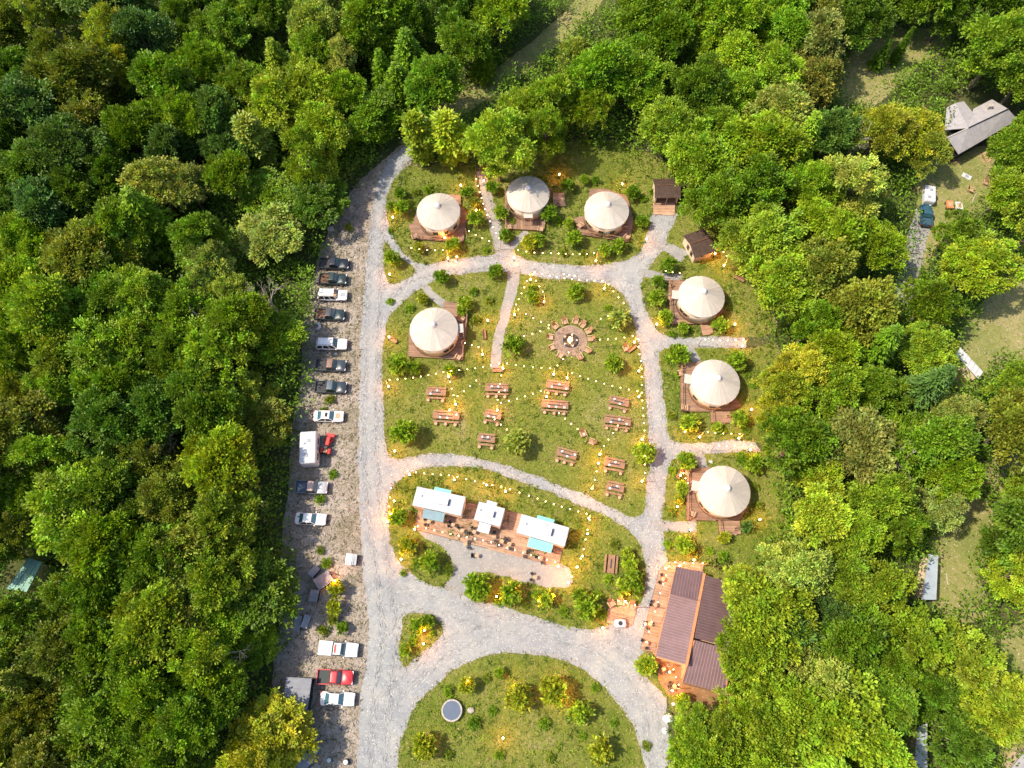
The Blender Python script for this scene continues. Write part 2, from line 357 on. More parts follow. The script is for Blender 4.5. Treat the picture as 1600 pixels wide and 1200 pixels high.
sheet("dirt_clearing", [(1450, 860), (1480, 780), (1535, 775), (1560, 840), (1530, 900), (1550, 960), (1490, 970), (1455, 940)], 0.004, M["dry"])
sheet("dirt_clearing", [(1520, 1030), (1560, 990), (1640, 970), (1650, 1150), (1560, 1180), (1540, 1080)], 0.004, M["dry"])
sheet("dirt_clearing", [(1540, 720), (1660, 690), (1660, 780), (1560, 780)], 0.004, M["dry"])
strip("dirt_track", [(638, 232), (690, 180), (745, 145), (800, 110), (860, 62), (925, 0), (960, -60)], [4.5, 4.5], 0.012, M["dry"])
strip("gravel_track", [(1446, 330), (1432, 375), (1420, 430), (1405, 470)], 3.2, 0.010, M["path"])

# ------------------------------------------------------------ yurts on decks
def inside(poly, x, y):
    c = False; n = len(poly); j = n - 1
    for i in range(n):
        xi, yi = poly[i]; xj, yj = poly[j]
        if (yi > y) != (yj > y) and x < (xj - xi) * (y - yi) / (yj - yi) + xi: c = not c
        j = i
    return c
def clip_boards(poly, ang, z, w=0.145, gap=0.012, th=0.035, seed=0, base=1.0):
    """real boards laid across a polygon; returns a mesh with a tint per board"""
    r = random.Random(seed); ca, sa = math.cos(ang), math.sin(ang)
    rot = [(x * ca + y * sa, -x * sa + y * ca) for x, y in poly]
    y = min(p[1] for p in rot); y1 = max(p[1] for p in rot); n = len(rot); vs = []; fs = []; cols = []
    while y < y1 - 0.02:
        ym = min(y + w / 2, y1 - 0.01); xs = []
        for i in range(n):
            a, b = rot[i], rot[(i + 1) % n]
            if (a[1] > ym) != (b[1] > ym): xs.append(a[0] + (b[0] - a[0]) * (ym - a[1]) / (b[1] - a[1]))
        xs.sort()
        for k in range(0, len(xs) - 1, 2):
            x = xs[k]
            while x < xs[k + 1] - 0.05:
                xe = min(xs[k + 1], x + r.uniform(2.4, 4.2)); zz = z + r.uniform(-0.004, 0.004); t = base * r.uniform(0.72, 1.25); o = len(vs)
                c = (t, t * r.uniform(0.94, 1.04), t * r.uniform(0.88, 1.08), 1)
                ww = w - gap
                for zq in (zz - th, zz):
                    for qx, qy in ((x, y), (xe - 0.01, y), (xe - 0.01, y + ww), (x, y + ww)):
                        vs.append((qx * ca - qy * sa, qx * sa + qy * ca, zq)); cols.append(c)
                fs += [tuple(i + o for i in f) for f in ((4, 5, 6, 7), (0, 1, 5, 4), (1, 2, 6, 5), (2, 3, 7, 6), (3, 0, 4, 7))]
                x = xe
        y += w
    me = bpy.data.meshes.new("board"); me.from_pydata(vs, [], fs); me.materials.append(M["deck"])
    ca_ = me.color_attributes.new("tint", 'FLOAT_COLOR', 'POINT'); ca_.data.foreach_set("color", [q for c in cols for q in c]); me.update()
    return me
def make_deck(px, z, ang, base, cpx, rails=(), seed=0, cat="deck", name="timber_deck", level=None, tone=1.0):
    poly = [at(x, y, z)[:2] for x, y in px]
    o = new(name); cx = sum(p[0] for p in poly) / len(poly); cy = sum(p[1] for p in poly) / len(poly)
    o.location = (cx, cy, 0); rel = [(p[0] - cx, p[1] - cy) for p in poly]
    thing(o, base, cat, *cpx)
    new("boards", clip_boards(rel, ang, z, seed=seed, base=tone), o, kind="stuff")
    fr = MB(); n = len(rel)
    for i in range(n):
        a, b = Vector(rel[i]), Vector(rel[(i + 1) % n]); L = (b - a).length
        m = (a + b) / 2; fr.box((m.x, m.y, z - 0.115), (L, 0.05, 0.19), math.atan2(b.y - a.y, b.x - a.x))
    part("rim_joist", fr, M["wood_dark"], o)
    for a in rel:
        b = MB(); b.box((a[0] * 0.97, a[1] * 0.97, (z - 0.21) / 2), (0.14, 0.14, max(0.06, z - 0.21))); part("post", b, M["wood_dark"], o)
    for i, j in rails:
        a, b = Vector(rel[i]) * 0.985, Vector(rel[j]) * 0.985; L = (b - a).length; an = math.atan2(b.y - a.y, b.x - a.x); m = (a + b) / 2
        r = MB(); r.box((m.x, m.y, z + 0.95), (L, 0.11, 0.05), an); r.box((m.x, m.y, z + 0.5), (L, 0.04, 0.05), an)
        k = max(2, int(L / 1.4) + 1)
        for q in range(k):
            p = a.lerp(b, q / (k - 1)); r.box((p.x, p.y, z + 0.47), (0.08, 0.08, 0.93))
        part("railing", r, M["wood"], o)
    return o
WH_ = 2.75
def make_yurt(cpx, cpy, R, z0, base, wins, door, porch=0):
    c = at(cpx, cpy, z0 + WH_); x, y = c.x, c.y
    o = new("yurt", loc=(x, y, 0)); thing(o, base, "yurt", cpx, cpy)
    n = 26; wall = MB(); wall.lathe([(R - 0.17, z0), (R - 0.17, z0 + WH_)], n=56); part("wall", wall, M["canvas_wall"], o, True)
    band = MB(); band.lathe([(R - 0.14, z0 + 0.004), (R - 0.14, z0 + 0.16)], n=56); part("base_band", band, M["wood_dark"], o)
    roof = MB(); prof = [(R - 0.02, z0 + WH_ - .18), (R, z0 + WH_ - .05), (R * 0.5, z0 + WH_ + 0.86), (0.46, z0 + WH_ + 1.58)]
    roof.lathe(prof, n=n, cap=False)
    gm = [0 if (RNG.random() < .55) else 1 for _ in range(n)]
    for fi in range(len(roof.f)): roof.m[fi] = gm[fi % n]
    roof.lathe([(R - 0.28, z0 + WH_ - .06), (0.4, z0 + WH_ + 1.50)], n=n)
    part("roof", roof, [M["canvas"], M["canvas_alt"]], o)
    for k in range(n):
        a = 2 * math.pi * k / n
        sm = MB()
        sm.tube([(r * math.cos(a), r * math.sin(a), zz + 0.006) for r, zz in prof[1:]], [0.03, 0.026, 0.02], 4)
        part("seam", sm, M["seam"], o)
    ring = MB(); ring.lathe([(0.56, z0 + WH_ + 1.50), (0.58, z0 + WH_ + 1.62), (0.50, z0 + WH_ + 1.68)], n=20); part("crown_ring", ring, M["canvas"], o)
    dome = MB(); dome.lathe([(0.46, z0 + WH_ + 1.68)] + [(0.46 * math.cos(t), z0 + WH_ + 1.68 + 0.4 * math.sin(t)) for t in (0.3, 0.6, 0.9, 1.2)] + [(0.03, z0 + WH_ + 2.08)], n=20); part("dome", dome, M["dome"], o, True)
    for a in wins:
        a = math.radians(a); rr = R - 0.15; w = new("window", parent=o, loc=(rr * math.cos(a), rr * math.sin(a), z0 + 1.35), rz=a)
        f = MB(); f.box((0, 0, 0.45), (0.09, 1.0, 0.07)); f.box((0, 0, -0.45), (0.09, 1.0, 0.07)); f.box((0, 0.465, 0), (0.09, 0.07, 0.83)); f.box((0, -0.465, 0), (0.09, 0.07, 0.83)); part("frame", f, M["wood_pale"], w)
        p = MB(); p.box((0, 0, 0), (0.04, 0.86, 0.83)); part("pane", p, M["dark_glass"], w)
    a = math.radians(door); d = new("door", parent=o, loc=((R - 0.13) * math.cos(a), (R - 0.13) * math.sin(a), z0), rz=a)
    p = MB(); p.box((0, 0, 1.0), (0.09, 0.9, 1.98)); part("panel", p, M["wood"], d)
    f = MB(); f.box((0.02, 0.5, 1.02), (0.16, 0.1, 2.04)); f.box((0.02, -0.5, 1.02), (0.16, 0.1, 2.04)); f.box((0.02, 0, 2.1), (0.16, 1.1, 0.12)); part("frame", f, M["white"], d)
    h = MB(); h.box((0.08, 0.34, 1.0), (0.06, 0.05, 0.14)); part("handle", h, M["metal_dark"], d)
    if porch:
        q = MB(); q.box((porch / 2, 0, 2.24), (porch, 1.5, 0.07)); q.box((porch - 0.06, 0.7, 1.1), (0.08, 0.08, 2.2)); q.box((porch - 0.06, -0.7, 1.1), (0.08, 0.08, 2.2))
        part("porch", q, M["canvas_alt"], d)
    return o
ZD = 0.46
Y = [
 (685, 330, 3.62, "cream canvas yurt nearest the bend of the gravel road", (200, 222, 262, 292, 322), 20, 0),
 (825, 303, 3.62, "cream canvas yurt with a white framed doorway facing the camera", (205, 220, 318, 335), 270, 0.9),
 (948, 328, 3.72, "cream canvas yurt between the doorway yurt and the open-fronted hut", (206, 220, 255, 285, 322), 100, 0),
 (678, 514, 3.78, "cream canvas yurt standing alone on the central lawn", (232, 302, 318), 5, 0.9),
 (1096, 463, 3.70, "cream canvas yurt just below the tilted brown-roofed hut", (212, 226, 322), 172, 1.0),
 (1118, 597, 3.72, "cream canvas yurt between the two short footpaths by the right forest", (214, 262, 288), 170, 1.0),
 (1132, 767, 3.72, "cream canvas yurt nearest the long plum-roofed lodge", (208, 226, 300), 168, 1.0),
]
for q in Y: make_yurt(q[0], q[1], q[2], ZD, q[3], q[4], q[5], q[6])
D = math.radians
make_deck([(651, 330), (645, 349), (638, 350), (645, 373), (724, 378), (730, 332), (720, 322), (720, 305), (700, 303), (690, 330)], ZD - .005, D(2), "reddish deck under the yurt nearest the road bend", (685, 345), [(3, 4)], 1)
make_deck([(789, 300), (789, 357), (850, 360), (853, 340), (862, 296), (840, 290)], ZD - .005, D(92), "brown deck under the yurt with the framed doorway", (825, 330), [(1, 0), (3, 2)], 2)
make_deck([(864, 301), (882, 301), (884, 322), (864, 322)], 0.3, D(0), "small pale timber pad right of the doorway yurt", (874, 311), [], 3, tone=1.5)
make_deck([(922, 296), (943, 294), (981, 307), (990, 345), (983, 378), (940, 371), (906, 366), (896, 341), (914, 337)], ZD - .005, D(-8), "slanted brown deck under the yurt near the open-fronted hut", (944, 350), [(4, 5), (5, 6)], 4)
make_deck([(694, 471), (715, 473), (714, 491), (731, 493), (723, 562), (638, 556), (639, 515), (690, 500)], ZD - .005, D(-4), "brown deck around the yurt alone on the central lawn", (690, 545), [(3, 4)], 5)
make_deck([(1044, 438), (1068, 438), (1100, 450), (1134, 485), (1107, 506), (1047, 506)], ZD - .005, D(0), "brown deck under the yurt below the tilted hut", (1060, 480), [(0, 5)], 6)
make_deck([(1094, 508), (1113, 506), (1114, 521), (1098, 524)], 0.3, D(8), "small timber step pad below the yurt near the tilted hut", (1104, 515), [], 7, tone=1.3)
make_deck([(1063, 568), (1095, 565), (1120, 570), (1158, 634), (1141, 642), (1064, 643)], ZD - .005, D(0), "brown deck under the yurt between the two short footpaths", (1080, 610), [(0, 5)], 8)
make_deck([(1110, 643), (1141, 643), (1143, 661), (1112, 662)], 0.3, D(0), "timber landing below the yurt between the two footpaths", (1126, 652), [(3, 0)], 9, tone=1.2)
make_deck([(1073, 732), (1108, 730), (1150, 740), (1169, 790), (1156, 813), (1073, 813)], ZD - .005, D(-3), "brown deck under the yurt nearest the plum-roofed lodge", (1085, 790), [(0, 5)], 10)
make_deck([(1122, 814), (1156, 814), (1158, 835), (1125, 836)], 0.3, D(0), "timber landing below the yurt nearest the lodge", (1140, 825), [(3, 0)], 11, tone=1.2)

# ------------------------------------------------------------ huts
def facet(name, parent, base, pts, mat, th=0.12, rib=None, ribw=0.05, ribdir=0, ribmat=None, off=0.0):
    """roof facet from (px, py, height) corners, relative to BASE; ribs run from edge 0-1 to edge 3-2"""
    P = [at(x, y, h) - base for x, y, h in pts]
    mb = MB(); mb.slab(P, th); o = part(name, mb, mat, parent)
    if rib:
        a, b, c, d = P[:4] if not ribdir else (P[1], P[2], P[3], P[0])
        k = max(1, int((b - a).length / rib)); r = MB(); nr = (b - a).cross(d - a).normalized()
        if nr.z < 0: nr = -nr
        for i in range(k + 1):
            t = (i + 0.02) / (k + 0.04); p = a.lerp(b, t) + nr * 0.02; q = d.lerp(c, t) + nr * 0.02
            s = (b - a).normalized() * ribw / 2
            r.add([p - s - nr * .018, p + s - nr * .018, q + s - nr * .018, q - s - nr * .018, p - s * .5 + nr * .035, p + s * .5 + nr * .035, q + s * .5 + nr * .035, q - s * .5 + nr * .035],
                  [(4, 5, 6, 7), (0, 1, 5, 4), (2, 3, 7, 6), (1, 2, 6, 5), (3, 0, 4, 7)])
        for f in r.f: pass
        part("rib", r, ribmat or mat, o, kind="stuff")
    return o
def hut(cx, cy, w, d, rz, base, open_front):
    c = at(cx, cy); o = new("hut", loc=c, rz=rz); thing(o, base, "hut", cx, cy)
    wl = MB()
    wl.box((0, d / 2 - 0.06, 1.1), (w, 0.12, 2.2)); wl.box((-w / 2 + 0.06, 0, 1.1), (0.12, d - 0.25, 2.2)); wl.box((w / 2 - 0.06, 0, 1.1), (0.12, d - 0.25, 2.2))
    if not open_front: wl.box((0, -d / 2 + 0.06, 1.1), (w, 0.12, 2.2))
    part("wall", wl, M["canvas_wall"], o)
    fl = MB(); fl.box((0, 0, 0.05), (w - 0.3, d - 0.3, 0.1)); part("floor_slab", fl, M["wood"], o)
    for s in (-1, 1):
        r = MB(); e = d / 2 + 0.3
        z_r, z_e = 3.0, 2.15; y0 = s * e
        r.slab([(-w / 2 - .25, y0, z_e), (w / 2 + .25, y0, z_e), (w / 2 + .25, 0, z_r), (-w / 2 - .25, 0, z_r)], 0.1); part("roof", r, M["brown_roof"], o)
        for k in range(9):
            t = k / 9 + 0.05; tl = MB(); tl.box((0, y0 * (1 - t), z_e + (z_r - z_e) * t + 0.03), (w + .46, 0.03, 0.03)); part("shingle_course", tl, M["wood_dark"], o)
    rc = MB(); rc.box((0, 0, 3.04), (w + .5, 0.16, 0.06)); part("ridge_cap", rc, M["wood_dark"], o)
    for s in (-1, 1):
        g = MB(); x = s * (w / 2 - 0.06); g.slab([(x, -d / 2, 2.2), (x, d / 2, 2.2), (x, 0, 2.93)], 0.08); part("gable", g, M["canvas_wall"], o)
    return o
h1 = hut(1038, 306, 3.9, 3.3, D(1), "small open-fronted hut with brown roof and porch pad", True)
for px_, n_ in ((-1.85, 0), (0.0, 0), (1.85, 0)):
    b = MB(); b.box((px_, -1.75, 1.1), (0.12, 0.12, 2.2)); part("post", b, M["wood_pale"], h1)
for sx in (-0.9, 0.9):
    b = MB(); b.box((sx, 0.2, 0.45), (0.9, 0.7, 0.5)); b.box((sx, 0.2, 0.72), (0.5, 0.4, 0.05)); part("basin_cabinet", b, M["white"], h1)
make_deck([(1020, 317), (1055, 317), (1054, 336), (1021, 335)], 0.12, D(0), "pale timber porch pad in front of the open hut", (1037, 327), [], 12, tone=1.7)
h2 = hut(1088, 391, 3.3, 4.0, D(20), "tilted hut with brown roof and pale arched walls", False)
for i, a in enumerate((-0.9, 0.35)):
    w = new("window", parent=h2, loc=(-1.66, a, 1.3)); f = MB(); f.box((0, 0, 0), (0.05, 0.8, 1.3)); part("frame", f, M["wood_pale"], w); p = MB(); p.box((-0.02, 0, 0), (0.05, 0.62, 1.1)); part("pane", p, M["dark_glass"], w)
w = MB(); w.box((-0.2, -2.01, 1.5), (0.5, 0.05, 0.5)); part("window", w, M["dark_glass"], h2)

# ------------------------------------------------------------ long lodge with plum metal roofs
B = at(1080, 985); LG = new("lodge", loc=B); thing(LG, "long lodge with ribbed plum metal roofs beside the gravel road", "lodge", 1080, 985)
ze, zr = 2.9, 4.9
facet("west_roof", LG, B, [(1048, 925, ze), (1024.6, 1024.6, ze), (1073.5, 1038.5, zr), (1094, 938, zr)], M["plum_roof"], rib=0.36, ribw=.08, ribmat=M["plum_rib"])
facet("north_roof", LG, B, [(1056.5, 885.5, 2.9), (1099, 893.5, 2.9), (1093.5, 938.5, zr + .15), (1047.5, 926.5, zr + .15)], M["plum_roof"], rib=0.36, ribw=.08, ribmat=M["plum_rib"])
facet("east_roof", LG, B, [(1102, 899.5, zr), (1086, 996.5, zr), (1139, 1011, ze), (1150, 912, ze)], M["plum_roof"], rib=0.36, ribw=.08, ribmat=M["plum_rib"])
facet("south_roof", LG, B, [(1085, 1000, zr), (1143, 1016, zr), (1132, 1083.5, ze), (1066.5, 1065.5, ze)], M["plum_roof"], rib=0.36, ribw=.10, ribmat=M["plum_rib"])
def strip3(name, a, b, w, h, mat, parent, base):
    p = at(*a) - base; q = at(*b) - base; m = (p + q) / 2; d = q - p; L = d.length
    mb = MB(); an = math.atan2(d.y, d.x); s = Vector((-math.sin(an), math.cos(an), 0)) * w / 2; u = Vector((0, 0, h))
    mb.add([p - s, p + s, q + s, q - s, p - s + u, p + s + u, q + s + u, q - s + u], [(0, 1, 2, 3), (7, 6, 5, 4), (0, 4, 5, 1), (1, 5, 6, 2), (2, 6, 7, 3), (3, 7, 4, 0)])
    part(name, mb, mat, parent)
strip3("ridge_cap", (1100.5, 896, zr), (1072.5, 1040, zr), 0.34, 0.12, M["orange"], LG, B)
strip3("gutter", (1056, 886, ze - .1), (1023.6, 1025, ze - .1), 0.14, 0.12, M["orange"], LG, B)
strip3("verge_trim", (1024.6, 1026.5, ze), (1073.5, 1040.5, zr), 0.12, 0.1, M["orange"], LG, B)
strip3("verge_trim", (1084.5, 1001, zr), (1065.5, 1066, ze), 0.16, 0.12, M["orange"], LG, B)
strip3("verge_trim", (1144, 1016, zr), (1133, 1083.5, ze), 0.12, 0.1, M["orange"], LG, B)
strip3("gutter", (1066.5, 1067, ze), (1132, 1085, ze), 0.12, 0.1, M["wood_dark"], LG, B)
fp = [at(x_, y_, 2.75)[:2] for x_, y_ in ((1060, 891), (1096, 898), (1138, 918), (1128, 1076), (1071, 1060), (1071, 1032), (1030, 1020))]
wl = MB(); wl.prism([(p[0] - B.x, p[1] - B.y) for p in fp], 0.0, 2.75); part("wall", wl, M["wood_pale"], LG)
A0, A1 = at(1060, 891, 2.75), at(1030, 1020, 2.75); A0.z = A1.z = 0; dd = (A1 - A0); an = math.atan2(dd.y, dd.x)
nw = Vector((math.sin(an), -math.cos(an), 0))
if nw.x > 0: nw = -nw
for k in range(8):
    p = A0.lerp(A1, (k + 0.5) / 8) - B + nw * 0.02
    f = new("window" if k % 3 != 1 else "door", parent=LG, loc=(p.x, p.y, 1.45 if k % 3 != 1 else 1.05), rz=an)
    hh = 1.1 if k % 3 != 1 else 2.05
    q = MB(); q.box((0, 0, 0), (1.1, 0.12, hh)); part("frame", q, M["orange"], f)
    q = MB(); q.box((0, 0, 0), (0.9, 0.16, hh - 0.2)); part("pane", q, M["dark_glass"], f)
for k in range(7):
    p = at(1058, 890, 2.8).lerp(at(1027, 1021, 2.8), k / 6) - B; q = MB(); q.box((p.x, p.y, 1.42), (0.16, 0.16, 2.7)); part("post", q, M["wood_pale"], LG)
make_deck([(1043, 877), (1100, 879), (1097, 899), (1061, 893), (1033, 1024), (1001, 1014), (1015, 950), (1030, 892)], 0.16, D(-13), "orange timber veranda deck along the lodge's road side", (1020, 950), [], 13, tone=1.5, name="veranda_deck")

# ------------------------------------------------------------ food trucks and their deck
make_deck([(656, 786), (735, 786), (815, 803), (880, 853), (873, 886), (647, 827)], 0.14, D(-14), "long orange deck beneath the three white food trucks", (760, 830), [], 14, tone=1.45)
def food_truck(corn, h, base, awn, awnm, hatch, hatchm, ac, acs):
    P = [at(x, y, h) for x, y in corn]; c = sum(P, Vector()) / 4; c.z = 0
    ang = math.atan2(P[1].y - P[0].y, P[1].x - P[0].x); L = ((P[1] - P[0]).length + (P[2] - P[3]).length) / 2; W = ((P[3] - P[0]).length + (P[2] - P[1]).length) / 2
    o = new("food_truck", loc=c, rz=ang); cx, cy = sum(p[0] for p in corn) / 4, sum(p[1] for p in corn) / 4; thing(o, base, "food truck", cx, cy)
    b = MB(); b.box((0, 0, (0.55 + h - 0.1) / 2), (L - 0.14, W - 0.14, h - 0.1 - 0.55)); part("body", b, M["truck_wall"], o)
    r = MB(); r.loops([[(sx * L / 2 * k, sy * W / 2 * k, z) for sx, sy in ((-1, -1), (1, -1), (1, 1), (-1, 1))] for k, z in ((1, h - 0.12), (1, h - 0.02), (0.985, h + 0.03))]); part("roof", r, M["truck_roof"], o)
    for k in range(1, int(L / 1.2)):
        q = MB(); q.box((-L / 2 + k * L / int(L / 1.2 + 0), 0, h + 0.035), (0.035, W - 0.2, 0.02)); part("roof_seam", q, M["white"], o)
    a = new("air_conditioner", parent=o, loc=(ac[0], ac[1], h + 0.03)); q = MB()
    q.loops([[(sx * acs[0] / 2 * k, sy * acs[1] / 2 * k, z) for sx, sy in ((-1, -1), (1, -1), (1, 1), (-1, 1))] for k, z in ((1, 0), (1, 0.42), (0.95, 0.5))]); part("housing", q, M["bright_white"], a)
    q = MB(); q.box((acs[0] / 2 + 0.02, 0, 0.22), (0.04, acs[1] * 0.85, 0.36)); part("grille", q, M["metal_dark"], a)
    v = MB(); v.lathe([(0.13, 0), (0.13, 0.12), (0.04, 0.15)], (-L * 0.36, 0.2, h + 0.03), 10); part("roof_vent", v, M["grey_metal"], o)
    # serving window, counter and awning on the south side
    x0, x1 = awn; xm, aw = (x0 + x1) / 2, x1 - x0
    q = MB(); q.box((xm, -W / 2 + 0.05, 1.75), (aw - 0.3, 0.06, 1.0)); part("serving_window", q, M["dark_glass"], o)
    q = MB(); q.box((xm, -W / 2 - 0.12, 1.2), (aw - 0.2, 0.4, 0.05)); part("counter", q, M["wood_pale"], o)
    aw_ = new("awning", parent=o); q = MB(); q.slab([(x0, -W / 2 - 0.02, 2.5), (x1, -W / 2 - 0.02, 2.5), (x1, -W / 2 - 1.3, 2.15), (x0, -W / 2 - 1.3, 2.15)], 0.05); part("cloth", q, awnm, aw_)
    for x in (x0 + 0.05, x1 - 0.05):
        q = MB(); q.tube([(x, -W / 2 - 1.25, 2.12), (x, -W / 2 + 0.03, 1.5)], 0.025); part("strut", q, M["grey_metal"], aw_)
    for k in range(int(aw / 0.4)):
        q = MB(); xx = x0 + 0.2 + k * 0.4; q.slab([(xx, -W / 2 - 0.03, 2.517), (xx + 0.05, -W / 2 - 0.03, 2.517), (xx + 0.05, -W / 2 - 1.29, 2.167), (xx, -W / 2 - 1.29, 2.167)], 0.02); part("pleat", q, M["white"] if awnm is M["white"] else awnm, aw_)
    hx0, hx1 = hatch; q = MB(); q.slab([(hx0, W / 2 + 0.02, 2.35), (hx1, W / 2 + 0.02, 2.35), (hx1, W / 2 + 0.62, 2.2), (hx0, W / 2 + 0.62, 2.2)], 0.05); part("rear_hatch", q, hatchm, o)
    for sx in (-0.62, 0.62):
        for sy in (-1, 1):
            wv = new("wheel", parent=o, loc=(sx * L / 2, sy * (W / 2 - 0.16), 0.47), rz=0); wv.rotation_euler = (math.pi / 2, 0, 0)
            q = MB(); q.lathe([(0.3, -0.11), (0.33, -0.08), (0.33, 0.08), (0.3, 0.11)], n=14); part("tyre", q, M["rubber"], wv)
            q = MB(); q.lathe([(0.18, -0.115), (0.18, 0.115)], n=10); part("rim", q, M["grey_metal"], wv)
    q = MB(); q.box((L / 2 + 0.4, 0, 0.62), (0.9, 0.08, 0.08)); q.box((L / 2 + 0.82, 0, 0.38), (0.07, 0.07, 0.48)); part("drawbar", q, M["metal_dark"], o)
    q = MB(); q.box((L / 2 + 0.0, 0.3, 1.6), (0.05, 0.8, 1.7)); part("door", q, M["truck_wall"], o)
    # striped trim along the lower south side
    q = MB(); q.box((0, -W / 2 + 0.055, 0.9), (L - 0.3, 0.03, 0.3)); part("side_stripe", q, M["orange"], o)
    return o
food_truck([(652, 760), (726.5, 776), (721.5, 807), (644, 789)], 2.9, "white food truck with slate-blue awning, nearest the main road", (-1.9, 1.2), M["slate"], (-1.2, 1.3), M["teal"], (0.05, 0.05), (2.7, 1.0))
food_truck([(748.5, 783.5), (789, 794.5), (782, 822.5), (740, 813)], 2.8, "small square white food truck with white awning", (-1.1, 0.6), M["white"], (-0.9, 0.6), M["white"], (-0.05, 0.05), (1.35, 0.85))
food_truck([(815, 803), (890.5, 824.6), (882, 853.5), (807, 833)], 2.9, "white food truck with bright teal awning", (-1.6, 1.9), M["teal"], (-1.3, 1.2), M["teal"], (0.0, 0.0), (2.5, 1.05))

# ------------------------------------------------------------ vehicles
def rrect(x0, x1, w, z, r=0.3, n=5, front=0.0):
    pts = []
    for cx, cy, a0 in ((x1 - r, w / 2 - r, 0), (x0 + r, w / 2 - r, 90), (x0 + r, -w / 2 + r, 180), (x1 - r, -w / 2 + r, 270)):
        for k in range(n):
            a = math.radians(a0 + 90 * k / (n - 1)); x = cx + r * math.cos(a); y = cy + r * math.sin(a)
            if x > 0: y *= 1 - front * (x / x1) ** 2
            else: y *= 1 - front * 0.6 * (x / x0) ** 2
            pts.append((x, y, z))
    return pts
def colr(o, c): o.color = (*c, 1)
def wheels(o, L, W, xf=0.31, xb=-0.30, r=0.33):
    for x in (xf * L, xb * L):
        for s in (-1, 1):
            wv = new("wheel", parent=o, loc=(x, s * (W / 2 - 0.10), r)); wv.rotation_euler = (math.pi / 2, 0, 0)
            q = MB(); q.lathe([(r - .04, -0.11), (r, -0.08), (r, 0.08), (r - .04, 0.11)], n=16); part("tyre", q, M["rubber"], wv)
            q = MB(); q.lathe([(r * 0.6, -0.118), (r * 0.6, 0.118)], n=10); part("rim", q, M["grey_metal"], wv)
def quad(parent, name, pts, mat, th=0.012):
    q = MB(); q.slab(pts, th) if abs((Vector(pts[1]) - Vector(pts[0])).cross(Vector(pts[2]) - Vector(pts[0])).normalized().z) > 0.05 else q.add(*thickq(pts, th)); return part(name, q, mat, parent)
def thickq(pts, th):
    P = [Vector(p) for p in pts]; n = (P[1] - P[0]).cross(P[2] - P[0]).normalized() * th
    return ([p for p in P] + [p + n for p in P], [(3, 2, 1, 0), (4, 5, 6, 7), (0, 1, 5, 4), (1, 2, 6, 5), (2, 3, 7, 6), (3, 0, 4, 7)])
